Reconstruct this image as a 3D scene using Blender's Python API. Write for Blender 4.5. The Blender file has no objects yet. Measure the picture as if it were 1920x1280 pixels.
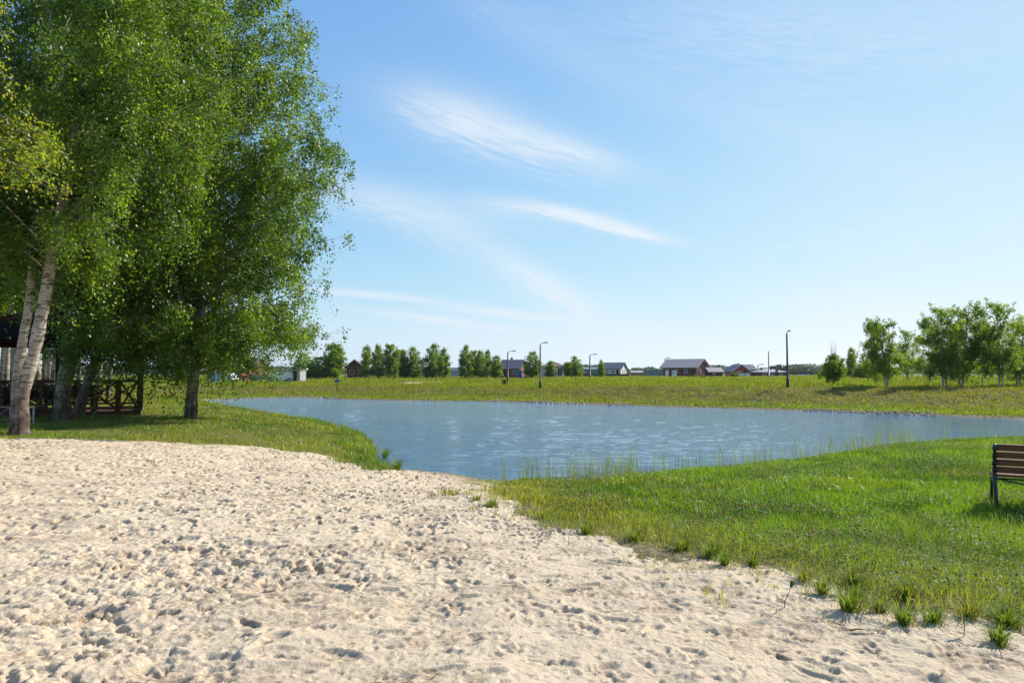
import bpy, math, random
import numpy as np
from mathutils import Vector
scene = bpy.context.scene
COL = scene.collection
R = math.radians

# ------------------------------------------------------------------ camera
F = 1280.0                       # focal length in pixels of a 1920 px wide picture
CAM_H = 1.6
PITCH = math.atan(59.0 / F)
cd = bpy.data.cameras.new("camera"); cam = bpy.data.objects.new("camera", cd); COL.objects.link(cam)
cd.lens = 24; cd.sensor_width = 36; cd.clip_start = 0.05; cd.clip_end = 9000
cam.location = (0, 0, CAM_H); cam.rotation_euler = (math.pi / 2 + PITCH, 0, 0)
scene.camera = cam

# ------------------------------------------------------------------ light
SUN_AZ, SUN_EL = R(56), R(36)    # azimuth measured to the right of the view axis (+Y)
sd = bpy.data.lights.new("sun", 'SUN'); sd.energy = 5.0; sd.angle = R(0.53); sd.color = (1.0, 0.96, 0.90)
sun = bpy.data.objects.new("sun", sd); COL.objects.link(sun)
sv = Vector((math.sin(SUN_AZ) * math.cos(SUN_EL), math.cos(SUN_AZ) * math.cos(SUN_EL), math.sin(SUN_EL)))
sun.rotation_euler = sv.to_track_quat('Z', 'Y').to_euler()
scene.view_settings.view_transform = 'Standard'
scene.view_settings.look = 'None'
EXPO = 0.6
scene.view_settings.exposure = EXPO
scene.view_settings.gamma = 1
scene.cycles.max_bounces = 6
scene.cycles.transparent_max_bounces = 4
scene.cycles.transmission_bounces = 4
scene.cycles.caustics_reflective = False
scene.cycles.caustics_refractive = False

def cam_angles(px, py):
    """azimuth, elevation of a direction"""
    v = Vector((px - 960, F, -(py - 640)))
    c, s = math.cos(PITCH), math.sin(PITCH)
    y, z = v.y * c - v.z * s, v.y * s + v.z * c
    return math.atan2(v.x, y), math.atan2(z, math.hypot(v.x, y))

world = bpy.data.worlds.new("World"); scene.world = world; world.use_nodes = True
nt = world.node_tree; nt.nodes.clear()
def N(t, **kw):
    n = nt.nodes.new(t)
    for k, v in kw.items(): setattr(n, k, v)
    return n
def _in(n, i, v):
    if isinstance(v, (int, float, tuple)): n.inputs[i].default_value = v
    else: nt.links.new(v, n.inputs[i])
def M_(op, a, b=0.0, c=None, clamp=False):
    n = N('ShaderNodeMath', operation=op, use_clamp=clamp); _in(n, 0, a); _in(n, 1, b)
    if c is not None: _in(n, 2, c)
    return n.outputs[0]
sky = N('ShaderNodeTexSky', sky_type='NISHITA', sun_disc=False)
sky.sun_elevation = SUN_EL; sky.sun_rotation = SUN_AZ
sky.air_density = 1.0; sky.dust_density = 0.25; sky.ozone_density = 2.0; sky.altitude = 150
tc = N('ShaderNodeTexCoord'); sep = N('ShaderNodeSeparateXYZ'); nt.links.new(tc.outputs['Generated'], sep.inputs[0])
az = M_('ARCTAN2', sep.outputs[0], sep.outputs[1])
el = M_('ARCSINE', sep.outputs[2])
# cirrus wisps, plus soft white glow painted low and to the right: (px, py, image angle, half length, half width, strength, stretch)
WISPS = [(850, 215, 13, 120, 46, .50), (960, 262, 16, 190, 44, .58), (1080, 285, 17, 110, 20, .45), (1120, 415, 15, 120, 13, .95), (1190, 438, 15, 70, 7, .8), (1000, 392, 8, 110, 14, .5),
         (760, 385, 7, 260, 36, .42), (860, 450, 24, 190, 36, .34), (1045, 550, 30, 130, 30, .75), (960, 588, 6, 140, 8, .85),
         (700, 553, 4, 120, 7, .8), (830, 600, 7, 160, 8, .7), (1610, 575, 5, 130, 34, .45), (1500, 50, 12, 420, 90, .32), (1000, 60, 25, 300, 40, .14), (1250, 640, 2, 600, 34, .35), (1750, 430, 12, 420, 170, .30), (1500, 240, 20, 330, 60, .16)]
total = None
for i, (px, py, ang, L, W, st) in enumerate(WISPS):
    a0, e0 = cam_angles(px, py); sc = 1.0 / F
    ca, sa = math.cos(R(ang)), math.sin(R(ang))
    dx = M_('SUBTRACT', az, a0); dy = M_('SUBTRACT', el, e0)
    u = M_('DIVIDE', M_('SUBTRACT', M_('MULTIPLY', dx, ca), M_('MULTIPLY', dy, sa)), L * sc)
    w = M_('DIVIDE', M_('ADD', M_('MULTIPLY', dx, sa), M_('MULTIPLY', dy, ca)), W * sc)
    # ragged streaks in the wisp's own frame
    cb = N('ShaderNodeCombineXYZ'); _in(cb, 0, M_('MULTIPLY', u, L / 75.0)); _in(cb, 1, M_('MULTIPLY', w, W / 7.0)); cb.inputs[2].default_value = i * 7.3
    nz = N('ShaderNodeTexNoise'); nt.links.new(cb.outputs[0], nz.inputs['Vector'])
    nz.inputs['Scale'].default_value = 1.0; nz.inputs['Detail'].default_value = 8; nz.inputs['Roughness'].default_value = .66; nz.inputs['Distortion'].default_value = .5
    wn = M_('ADD', w, M_('MULTIPLY', M_('SUBTRACT', nz.outputs[0], .5), 1.6))
    r2 = M_('ADD', M_('MULTIPLY', u, u), M_('MULTIPLY', wn, wn))
    g = M_('EXPONENT', M_('MULTIPLY', r2, -1.1))
    str_ = M_('MULTIPLY', g, M_('MULTIPLY_ADD', nz.outputs[0], 2.6, -0.5, clamp=True))
    t = M_('MULTIPLY', str_, st)
    total = t if total is None else M_('ADD', total, t)
total = M_('MINIMUM', total, 0.85)
SKY_S = 0.095; K = SKY_S * 2 ** EXPO
sp2 = N('ShaderNodeSeparateXYZ'); nt.links.new(sky.outputs[0], sp2.inputs[0]); cb2 = N('ShaderNodeCombineXYZ')
for ch, a_ in enumerate((1.22, 1.80, 3.1)):     # soft shoulder so the bright part of the sky keeps its colour
    _in(cb2, ch, M_('DIVIDE', M_('SUBTRACT', 1.0, M_('EXPONENT', M_('MULTIPLY', sp2.outputs[ch], -a_ * .148))), K))
mix = N('ShaderNodeMixRGB'); nt.links.new(total, mix.inputs[0]); nt.links.new(cb2.outputs[0], mix.inputs[1])
mix.inputs[2].default_value = (.84 / K, .91 / K, .97 / K, 1)
bg = N('ShaderNodeBackground'); bg.inputs[1].default_value = SKY_S; nt.links.new(mix.outputs[0], bg.inputs[0])
wo = N('ShaderNodeOutputWorld'); nt.links.new(bg.outputs[0], wo.inputs[0])

# ------------------------------------------------------------------ materials
def mat(name):
    m = bpy.data.materials.new(name); m.use_nodes = True
    m.node_tree.nodes.clear()
    return m
class G:
    """small node-graph helper"""
    def __init__(s, name):
        s.m = mat(name); s.t = s.m.node_tree
        s.out = s.t.nodes.new('ShaderNodeOutputMaterial')
    def n(s, typ, ins={}, **kw):
        x = s.t.nodes.new(typ)
        for k, v in kw.items(): setattr(x, k, v)
        for k, v in ins.items():
            if hasattr(v, 'is_output') or isinstance(v, bpy.types.NodeSocket): s.t.links.new(v, x.inputs[k])
            else: x.inputs[k].default_value = v
        return x
    def noise(s, scale, detail=4, rough=.55, vec=None, dist=0.0):
        if vec is None: vec = s.obj()
        return s.n('ShaderNodeTexNoise', {'Vector': vec, 'Scale': scale, 'Detail': detail, 'Roughness': rough, 'Distortion': dist}).outputs[0]
    def obj(s, scale=None):
        c = s.n('ShaderNodeTexCoord').outputs['Object']
        if scale: c = s.n('ShaderNodeMapping', {'Vector': c, 'Scale': scale}).outputs[0]
        return c
    def ramp(s, fac, stops):
        r = s.n('ShaderNodeValToRGB', {0: fac}); e = r.color_ramp.elements
        while len(e) < len(stops): e.new(.5)
        for k, (p, c) in zip(e, stops): k.position = p; k.color = (*c, 1) if len(c) == 3 else c
        return r.outputs[0]
    def mix(s, f, a, b, mode='MIX'):
        fix = lambda v: (*v, 1) if isinstance(v, tuple) and len(v) == 3 else v
        return s.n('ShaderNodeMixRGB', {0: f, 1: fix(a), 2: fix(b)}, blend_type=mode).outputs[0]
    def math(s, op, a, b=0.0, c=0.0, clamp=False):
        return s.n('ShaderNodeMath', {0: a, 1: b, 2: c}, operation=op, use_clamp=clamp).outputs[0]
    def attr(s, name): return s.n('ShaderNodeAttribute', attribute_name=name)
    def bump(s, h, strength=.5, dist=.01, normal=None):
        d = {'Height': h, 'Strength': strength, 'Distance': dist}
        if normal is not None: d['Normal'] = normal
        return s.n('ShaderNodeBump', d).outputs[0]
    def pbr(s, color, rough=.6, metal=0.0, normal=None, spec=.5, **kw):
        d = {'Base Color': (*color, 1) if isinstance(color, tuple) and len(color) == 3 else color, 'Roughness': rough, 'Metallic': metal, 'Specular IOR Level': spec}
        if normal is not None: d['Normal'] = normal
        d.update(kw)
        return s.n('ShaderNodeBsdfPrincipled', d).outputs[0]
    def done(s, sh):
        s.t.links.new(sh, s.out.inputs[0]); return s.m

def simple(name, c, rough=.6, metal=0.0, var=.25, scale=3.0, bump=.15, spec=.4, stretch=None):
    g = G(name); v = g.obj(stretch) if stretch else g.obj()
    n = g.noise(scale, 6, .6, v); n2 = g.noise(scale * 9, 3, .6, v)
    f = g.math('MULTIPLY_ADD', n2, .4, g.math('MULTIPLY', n, .6))
    lo = tuple(max(0, x * (1 - var)) for x in c); hi = tuple(min(1, x * (1 + var)) for x in c)
    col = g.ramp(f, [(.3, lo), (.7, hi)])
    return g.done(g.pbr(col, rough, metal, g.bump(n2, bump, .01), spec))

def foliage(name, dark, light, dry, trans=.45, rough=.42, spec=.5):
    g = G(name)
    a = g.attr('rnd').outputs['Fac']; d = g.attr('dry').outputs['Fac']
    c = g.ramp(a, [(0.0, dark), (.65, tuple((p + q) / 2 for p, q in zip(dark, light))), (1.0, light)])
    c = g.mix(d, c, dry)
    p = g.pbr(c, rough, 0, None, spec)
    tcol = g.mix(1.0, c, (1.75, 1.65, .55), 'MULTIPLY')
    t = g.n('ShaderNodeBsdfTranslucent', {0: tcol}).outputs[0]
    m = g.n('ShaderNodeMixShader', {0: trans, 1: p, 2: t}).outputs[0]
    return g.done(m)

MAT = {}
MAT['leaf'] = foliage('birch_leaf', (.036, .092, .010), (.22, .33, .022), (.38, .36, .04), .44, .46, .5)
MAT['leaf_far'] = foliage('far_leaf', (.065, .135, .02), (.23, .32, .035), (.30, .32, .04), .55, .55, .25)
MAT['leaf_pine'] = foliage('dark_leaf', (.025, .06, .02), (.06, .105, .03), (.1, .12, .03), .3, .5, .3)
MAT['grass'] = foliage('grass_blade', (.035, .095, .008), (.16, .27, .022), (.28, .27, .06), .42, .40, .4)
MAT['tuft'] = foliage('tuft_blade', (.05, .11, .012), (.15, .25, .025), (.30, .27, .07), .4, .65, .15)
MAT['clover'] = foliage('clover_leaf', (.05, .12, .02), (.12, .21, .03), (.25, .2, .06), .4, .6, .2)
MAT['grass_far'] = foliage('meadow_blade', (.09, .14, .014), (.25, .33, .035), (.22, .19, .045), .35, .8, .08)

def bark_mat():
    g = G('birch_bark')
    sep = g.n('ShaderNodeSeparateXYZ', {0: g.obj()})
    z = sep.outputs[2]
    lent = g.noise(1.0, 5, .65, g.obj((4.0, 4.0, 26.0)))
    mk = g.ramp(lent, [(.535, (0, 0, 0)), (.60, (1, 1, 1))])
    big = g.noise(1.0, 3, .5, g.obj((1.5, 1.5, 2.6)), 1.2)
    mb = g.ramp(big, [(.56, (0, 0, 0)), (.62, (1, 1, 1))])
    white = g.ramp(g.noise(6, 4), [(.3, (.33, .265, .205)), (.7, (.53, .45, .37))])
    col = g.mix(mk, white, (.10, .075, .055))
    col = g.mix(g.math('MULTIPLY', mb, .85), col, (.06, .045, .035))
    rough_bark = g.noise(1.0, 6, .7, g.obj((14, 14, 4)))
    base = g.ramp(rough_bark, [(.38, (.03, .02, .016)), (.55, (.13, .085, .06)), (.72, (.30, .22, .17))])
    f = g.math('ADD', g.math('MULTIPLY_ADD', z, -0.8, 1.45), g.math('MULTIPLY_ADD', g.noise(2.5, 4), 2.4, -1.2))
    f = g.math('MULTIPLY', f, 1.0, clamp=True)
    col = g.mix(f, col, base)
    nb = g.bump(g.math('MULTIPLY', rough_bark, f), .9, .05)
    nb = g.bump(lent, .4, .01, nb)
    return g.done(g.pbr(col, .8, 0, nb, .25))
MAT['bark'] = bark_mat()
MAT['bark_pale'] = simple('pale_bark', (.42, .38, .33), .85, var=.5, scale=1.5, stretch=(3, 3, 12))
MAT['bark_dark'] = simple('dark_bark', (.11, .08, .06), .9, var=.4, scale=4, stretch=(3, 3, 1))
MAT['twig'] = simple('twig_bark', (.22, .15, .10), .85, var=.3, scale=5)
MAT['wood_dark'] = simple('stained_timber', (.050, .024, .017), .8, spec=.12, var=.35, scale=2, stretch=(6, 6, 1.5))
MAT['wood_post'] = simple('stained_post', (.10, .048, .032), .8, spec=.15, var=.3, scale=2, stretch=(8, 8, 1.0))
MAT['roof_dark'] = simple('dark_shingles', (.016, .010, .008), .95, var=.4, scale=5, spec=.05)
MAT['concrete'] = simple('concrete', (.26, .24, .23), .85, var=.2)
MAT['slat'] = simple('bench_slat', (.17, .075, .040), .7, var=.45, scale=3, stretch=(1, 12, 12), spec=.2)
MAT['iron'] = simple('black_cast_iron', (.012, .012, .014), .38, var=.3, spec=.5)
MAT['steel'] = simple('grey_steel', (.32, .32, .33), .5, .4, var=.15)
MAT['lamp_metal'] = simple('lamp_metal', (.035, .035, .04), .5, .3, var=.2)
MAT['lamp_pale'] = simple('galvanised_lamp', (.30, .31, .33), .5, .3, var=.15)
MAT['glass'] = simple('window_glass', (.02, .025, .03), .08, 0, var=.1, bump=0, spec=.8)
MAT['white'] = simple('white_paint', (.70, .70, .68), .5, var=.08)
MAT['cream'] = simple('cream_render', (.55, .52, .47), .8, var=.1)
MAT['grey_wall'] = simple('grey_wall', (.30, .31, .33), .8, var=.12)
MAT['blue'] = simple('blue_plastic', (.03, .10, .42), .4, var=.1)
MAT['signblue'] = simple('sign_blue', (.07, .16, .30), .4, var=.15)
MAT['red'] = simple('red_paint', (.42, .03, .03), .5, var=.15)
MAT['redwall'] = simple('red_cladding', (.36, .025, .04), .6, var=.12)
MAT['brownwall'] = simple('brown_log_wall', (.13, .045, .03), .7, var=.3, scale=1, stretch=(1, 1, 8))
MAT['redbrown'] = simple('red_brown_wall', (.20, .075, .05), .75, var=.25, scale=2)
MAT['roof_grey'] = simple('grey_metal_roof', (.22, .21, .23), .45, .2, var=.15, scale=1)
MAT['roof_brown'] = simple('brown_roof', (.17, .10, .09), .55, var=.15, scale=1)
MAT['roof_slate'] = simple('slate_roof', (.085, .085, .11), .55, var=.15, scale=1)
MAT['roof_pale'] = simple('pale_roof', (.31, .27, .255), .6, 0, var=.12, scale=1)
MAT['greenblue'] = simple('grey_green_sheet', (.13, .19, .20), .5, var=.15)
MAT['darkfence'] = simple('dark_fence', (.03, .035, .04), .6, var=.2)
MAT['tyre'] = simple('tyre_rubber', (.02, .02, .02), .8, var=.2)
MAT['orange'] = simple('rust_orange', (.35, .13, .05), .7, var=.25)
MAT['stone'] = simple('stone', (.36, .30, .24), .9, var=.4, scale=2)
MAT['pink'] = foliage('clover_flower', (.34, .17, .09), (.44, .26, .15), (.30, .18, .08), .3, .7, .2)

def sand_mat():
    g = G('beach_sand')
    o = g.obj()
    big = g.noise(.45, 5, .6, o); fine = g.noise(45, 5, .7, o); mid = g.noise(7, 6, .62, o); grain = g.noise(260, 3, .8, o)
    c = g.ramp(big, [(.3, (.53, .412, .270)), (.7, (.61, .49, .338))])
    c = g.mix(g.ramp(mid, [(.45, (0, 0, 0)), (.75, (.45, .45, .45))]), c, (.42, .29, .18))
    c = g.mix(.5, c, g.ramp(grain, [(.3, (.34, .245, .155)), (.55, (.57, .46, .32)), (.8, (.76, .65, .48))]))
    # bits of dry leaf and litter
    v = g.n('ShaderNodeTexVoronoi', {'Vector': o, 'Scale': 16.0, 'Randomness': 1.0}); lit = g.ramp(v.outputs['Distance'], [(.05, (1, 1, 1)), (.085, (0, 0, 0))])
    pm = g.ramp(g.noise(1.3, 3, .6, o), [(.5, (0, 0, 0)), (.62, (1, 1, 1))])
    c = g.mix(g.math('MULTIPLY', lit, pm), c, (.16, .09, .05))
    ch = g.math('MULTIPLY', g.attr('churn_shade').outputs['Fac'], g.ramp(g.noise(16, 5, .75, o), [(.44, (0, 0, 0)), (.60, (1, 1, 1))]))
    c = g.mix(g.math('MULTIPLY', ch, .9), c, (.20, .125, .07))  # brown of churned sand and the painted shade of its hollows
    wet = g.attr('wet').outputs['Fac']
    c = g.mix(wet, c, (.17, .12, .07))
    crumbs = g.n('ShaderNodeTexVoronoi', {'Vector': g.obj(), 'Scale': 34.0, 'Randomness': 1.0}, feature='SMOOTH_F1').outputs['Distance']
    pm2 = g.ramp(g.noise(1.1, 4, .6, o), [(.42, (.12, .12, .12)), (.6, (1, 1, 1))])
    nb = g.bump(mid, .8, .028)
    nb = g.bump(g.math('MULTIPLY', g.math('MULTIPLY', crumbs, -1.0), pm2), .45, .018, nb)
    nb = g.bump(fine, .9, .009, nb)
    nb = g.bump(grain, .5, .002, nb)
    return g.done(g.pbr(c, .95, 0, nb, .12))
MAT['sand'] = sand_mat()

def ground_mat():
    g = G('meadow_ground')
    o = g.obj()
    dry = g.attr('dry').outputs['Fac']; bare = g.attr('bare').outputs['Fac']
    n1 = g.noise(.22, 6, .65, o); n2 = g.noise(2.2, 6, .7, o); n3 = g.noise(14, 4, .7, o)
    green = g.ramp(n2, [(.3, (.075, .11, .016)), (.5, (.13, .165, .022)), (.72, (.20, .22, .035))])
    yel = g.ramp(n2, [(.3, (.075, .065, .018)), (.5, (.13, .105, .028)), (.72, (.20, .165, .045))])  # dry grass tones, darkened to carry the shade of the far slope
    f = g.math('ADD', dry, g.math('MULTIPLY_ADD', n1, 1.6, -.8), clamp=True)
    c = g.mix(f, green, yel)
    c = g.mix(.45, c, g.ramp(n3, [(.35, (.05, .06, .014)), (.65, (.25, .25, .06))]))
    soil = g.ramp(n3, [(.3, (.14, .095, .06)), (.7, (.34, .26, .18))])
    c = g.mix(g.math('ADD', bare, g.math('MULTIPLY_ADD', n2, .8, -.4), clamp=True), c, soil)
    nb = g.bump(n2, 1.0, .12); nb = g.bump(n3, 1.0, .04, nb)
    return g.done(g.pbr(c, .95, 0, nb, .1))
MAT['ground'] = ground_mat()

def water_mat():
    g = G('pond_water')
    a = g.noise(1.0, 5, .62, g.obj((1.8, 3.6, 1)), .4); b = g.noise(1.0, 4, .6, g.obj((4.5, 8.5, 1)), .6); c = g.noise(1.0, 3, .5, g.obj((.25, .7, 1)))
    calm = g.noise(.09, 3, .5)
    h = g.math('MULTIPLY_ADD', a, 1.0, g.math('MULTIPLY', b, .75))
    h = g.math('MULTIPLY', h, g.math('MULTIPLY_ADD', calm, .7, .55))
    nb = g.bump(h, 1.0, .050)
    return g.done(g.pbr((.034, .110, .185), .025, 0, nb, .5, IOR=1.55))
MAT['water'] = water_mat()

# ------------------------------------------------------------------ object helpers
def link(o, parent=None):
    COL.objects.link(o)
    if parent is not None: o.parent = parent
    return o
def tag(o, label=None, cat=None, group=None, kind=None):
    if label: o['label'] = label
    if cat: o['category'] = cat
    if group: o['group'] = group
    if kind: o['kind'] = kind
    return o
def thing(name, loc=(0, 0, 0), rz=0.0, label=None, cat=None, group=None):
    o = bpy.data.objects.new(name, None); COL.objects.link(o); o.empty_display_size = .3
    o.location = loc; o.rotation_euler = (0, 0, rz)
    return tag(o, label, cat, group)
def from_arrays(name, V, quads=None, tris=None, material=None, parent=None, attrs=None, smooth=False):
    me = bpy.data.meshes.new(name)
    V = np.asarray(V, np.float32); me.vertices.add(len(V)); me.vertices.foreach_set('co', V.ravel())
    li, st = [], []; off = 0
    for arr, k in ((quads, 4), (tris, 3)):
        if arr is None or len(arr) == 0: continue
        arr = np.asarray(arr, np.int32); li.append(arr.ravel()); st.append(off + np.arange(len(arr), dtype=np.int32) * k); off += arr.size
    li = np.concatenate(li); st = np.concatenate(st)
    me.loops.add(len(li)); me.loops.foreach_set('vertex_index', li)
    me.polygons.add(len(st)); me.polygons.foreach_set('loop_start', st)
    if smooth: me.polygons.foreach_set('use_smooth', np.ones(len(st), bool))
    me.update(calc_edges=True)
    for k, a in (attrs or {}).items():
        at = me.attributes.new(k, 'FLOAT', 'POINT'); at.data.foreach_set('value', np.asarray(a, np.float32))
    if material: me.materials.append(material)
    o = bpy.data.objects.new(name, me); return link(o, parent)
def copy_tree(o, parent=None):
    c = o.copy(); COL.objects.link(c); c.parent = parent
    for ch in list(o.children): copy_tree(ch, c)
    return c

class MB:
    """collects boxes, tubes, prisms into ONE mesh"""
    def __init__(s): s.v, s.f = [], []
    def add(s, vs, fs):
        b = len(s.v); s.v += [tuple(p) for p in vs]; s.f += [tuple(b + i for i in f) for f in fs]; return s
    def box(s, cx, cy, cz, w, d, h, rz=0.0, bev=0.0):
        hw, hd, hh = w / 2, d / 2, h / 2
        if bev:
            return s._bevbox(cx, cy, cz, hw, hd, hh, rz, bev)
        P = [(x, y, z) for z in (-hh, hh) for (x, y) in ((-hw, -hd), (hw, -hd), (hw, hd), (-hw, hd))]
        c, n = math.cos(rz), math.sin(rz)
        P = [(cx + x * c - y * n, cy + x * n + y * c, cz + z) for x, y, z in P]
        return s.add(P, [(0, 3, 2, 1), (4, 5, 6, 7), (0, 1, 5, 4), (1, 2, 6, 5), (2, 3, 7, 6), (3, 0, 4, 7)])
    def _bevbox(s, cx, cy, cz, hw, hd, hh, rz, b):
        P = []
        for z, i in ((-hh, b), (-hh + b, 0), (hh - b, 0), (hh, b)):
            for (sx, sy) in ((-1, -1), (1, -1), (1, 1), (-1, 1)): P.append((sx * (hw - i), sy * (hd - i), z))
        c, n = math.cos(rz), math.sin(rz)
        P = [(cx + x * c - y * n, cy + x * n + y * c, cz + z) for x, y, z in P]
        f = [(3, 2, 1, 0), (12, 13, 14, 15)]
        for k in range(3):
            for i in range(4): j = (i + 1) % 4; f.append((k * 4 + i, k * 4 + j, k * 4 + 4 + j, k * 4 + 4 + i))
        return s.add(P, f)
    def beam(s, a, b, w, h, up=(0, 0, 1)):
        a, b = Vector(a), Vector(b); d = (b - a).normalized(); u = Vector(up)
        if abs(d.dot(u)) > .98: u = Vector((0, 1, 0))
        sd = d.cross(u).normalized(); u = sd.cross(d).normalized()
        P = [p + sd * (x * w / 2) + u * (y * h / 2) for p in (a, b) for x, y in ((-1, -1), (1, -1), (1, 1), (-1, 1))]
        return s.add(P, [(3, 2, 1, 0), (4, 5, 6, 7), (0, 1, 5, 4), (1, 2, 6, 5), (2, 3, 7, 6), (3, 0, 4, 7)])
    def tube(s, pts, rad, sides=8):
        pts = [Vector(p) for p in pts]; n = len(pts)
        if not hasattr(rad, '__len__'): rad = [rad] * n
        ref = None; rings = []
        for i, p in enumerate(pts):
            t = (pts[min(i + 1, n - 1)] - pts[max(i - 1, 0)]).normalized()
            if ref is None: ref = Vector((1, 0, 0)) if abs(t.x) < .8 else Vector((0, 1, 0))
            a = (ref - t * ref.dot(t)).normalized(); b = t.cross(a); ref = a
            rings.append([p + (a * math.cos(q) + b * math.sin(q)) * rad[i] for q in [2 * math.pi * k / sides for k in range(sides)]])
        V = [p for r in rings for p in r]; Fc = []
        for i in range(n - 1):
            for k in range(sides): j = (k + 1) % sides; Fc.append((i * sides + k, i * sides + j, (i + 1) * sides + j, (i + 1) * sides + k))
        Fc.append(tuple(range(sides - 1, -1, -1))); Fc.append(tuple((n - 1) * sides + k for k in range(sides)))
        return s.add(V, Fc)
    def prism(s, prof, axis, a, b):
        """profile points (2D) extruded along axis 'x' or 'y' between a and b"""
        k = len(prof)
        P = [((t, p, q) if axis == 'x' else (p, t, q)) for t in (a, b) for p, q in prof]
        return s.add(P, [tuple(range(k)), tuple(range(2 * k - 1, k - 1, -1))] + [(i, (i + 1) % k, k + (i + 1) % k, k + i) for i in range(k)])
    def build(s, name, material, parent=None, smooth=False):
        me = bpy.data.meshes.new(name); me.from_pydata(s.v, [], s.f); me.materials.append(material)
        import bmesh
        bm = bmesh.new(); bm.from_mesh(me); bmesh.ops.recalc_face_normals(bm, faces=bm.faces); bm.to_mesh(me); bm.free()
        if smooth: me.polygons.foreach_set('use_smooth', [True] * len(me.polygons))
        me.update(); o = bpy.data.objects.new(name, me); return link(o, parent)

# ------------------------------------------------------------------ noise and terrain height
def _h(ix, iy, seed):
    n = (ix.astype(np.int64) * 374761393 + iy.astype(np.int64) * 668265263 + seed * 982451653) & 0xFFFFFFFF
    n = ((n ^ (n >> 13)) * 1274126177) & 0xFFFFFFFF
    return ((n ^ (n >> 16)) & 0xFFFFFF) / float(0xFFFFFF)
def vn(x, y, seed=0):
    x = np.asarray(x, float); y = np.asarray(y, float)
    ix, iy = np.floor(x), np.floor(y); fx, fy = x - ix, y - iy
    fx = fx * fx * fx * (fx * (fx * 6 - 15) + 10); fy = fy * fy * fy * (fy * (fy * 6 - 15) + 10)
    a, b, c, d = _h(ix, iy, seed), _h(ix + 1, iy, seed), _h(ix, iy + 1, seed), _h(ix + 1, iy + 1, seed)
    return (a * (1 - fx) + b * fx) * (1 - fy) + (c * (1 - fx) + d * fx) * fy - .5
def fbm(x, y, seed=0, o=4, g=.5):
    s = 0; a = 1
    for k in range(o): s = s + a * vn(np.asarray(x) * 2 ** k, np.asarray(y) * 2 ** k, seed + k * 17); a *= g
    return s
def sstep(a, b, x):
    t = np.clip((x - a) / (b - a), 0, 1); return t * t * (3 - 2 * t)
def unproj(px, py, z):
    v = Vector((px - 960, F, -(py - 640))); c, s = math.cos(PITCH), math.sin(PITCH)
    y, zz = v.y * c - v.z * s, v.y * s + v.z * c
    t = (z - CAM_H) / zz
    return (v.x * t, y * t)
WL = -0.6
POND = [unproj(*p) for p in [(383, 751, WL), (440, 747, WL), (560, 745, WL), (640, 748, WL), (760, 751, WL), (900, 752, WL), (1000, 755, WL), (1200, 761, WL), (1400, 767, WL),
        (1600, 773, WL), (1750, 779, WL), (1920, 786, WL), (2250, 800, WL)]] + [(37, 27), (34, 21.5), (24, 21.0)] + \
       [unproj(*p) for p in [(1850, 814, -.42), (1750, 815, -.42), (1660, 824, -.42), (1500, 851, -.42), (1300, 873, -.45), (1100, 895, -.5), (1000, 907, WL), (935, 910, WL),
        (880, 899, WL), (830, 891, WL), (765, 886, WL), (722, 876, WL), (706, 856, WL), (698, 832, WL), (674, 814, WL), (620, 799, WL), (560, 786, WL), (480, 770, WL), (410, 759, WL)]]
SANDP = [(-40, -6), (-40, 16.55)] + [unproj(*p) for p in [(-300, 823, 0), (0, 822.5, 0), (400, 822.5, 0), (590, 823, -.02), (640, 838, -.05), (682, 860, -.15), (718, 884, -.4)]] + \
        [unproj(*p) for p in [(765, 876, -.75), (840, 880, -.75), (930, 897, -.75)]] + \
        [unproj(*p) for p in [(942, 912, -.45), (925, 935, -.25), (985, 962, -.12), (1050, 984, -.06), (1130, 1001, -.03), (1250, 1032, 0), (1330, 1052, 0), (1420, 1066, 0), (1500, 1098, 0),
        (1560, 1122, 0), (1640, 1140, 0), (1750, 1152, 0), (1920, 1158, 0), (2300, 1200, 0)]] + [(9, 2.2), (14, -2), (16, -6)]
def sdist(poly, x, y):
    """distance to polygon outline, negative inside"""
    P = np.array(poly); Q = np.roll(P, -1, 0)
    best = np.full(x.shape, 1e9); ins = np.zeros(x.shape, bool)
    for (ax, ay), (bx, by) in zip(P, Q):
        dx, dy = bx - ax, by - ay; L = dx * dx + dy * dy + 1e-12
        t = np.clip(((x - ax) * dx + (y - ay) * dy) / L, 0, 1)
        d = (x - ax - t * dx) ** 2 + (y - ay - t * dy) ** 2; best = np.minimum(best, d)
        if abs(dy) > 1e-9:
            c = ((ay > y) != (by > y)) & (x < (bx - ax) * (y - ay) / dy + ax); ins ^= c
    d = np.sqrt(best); return np.where(ins, -d, d)
def height(x, y, full=False):
    x = np.asarray(x, float); y = np.asarray(y, float)
    s = sdist(POND, x, y)
    rag = fbm(x / 1.7, y / 1.7, 5, 3) * .5
    s2 = s + rag * np.clip(.35 + y / 60, 0, 1.2) * sstep(60, 5, np.abs(s))
    t0 = 24 + np.clip(-x, -5, 12) * 1.1
    w = sstep(t0, t0 + 9, y)
    sp = np.maximum(s2, 0)
    near = WL + .62 * (1 - np.exp(-sp / 3.6)) + .02
    top = .22 + .30 * sstep(0, 14, x)
    far = WL + .10 * sstep(0, .5, sp) + .12 * sstep(.5, 6, sp) + (top + .38) * sstep(4.5, 11.5, sp + fbm(x / 6, y / 6, 44, 3) * 2.0)
    z = near * (1 - w) + far * w
    z = z + fbm(x / 2.3, y / 2.3, 9, 4) * (.035 + .13 * w * sstep(0, 4, sp) * sstep(26, 14, sp)) + fbm(x / 25, y / 25, 31, 3) * .12 * w * sstep(15, 60, sp)
    under = WL + np.maximum(s2, -8) * .16 - .02
    z = np.where(s2 > 0, np.maximum(z, WL + .01), under)
    if full: return z, s2, w
    return z
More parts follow.
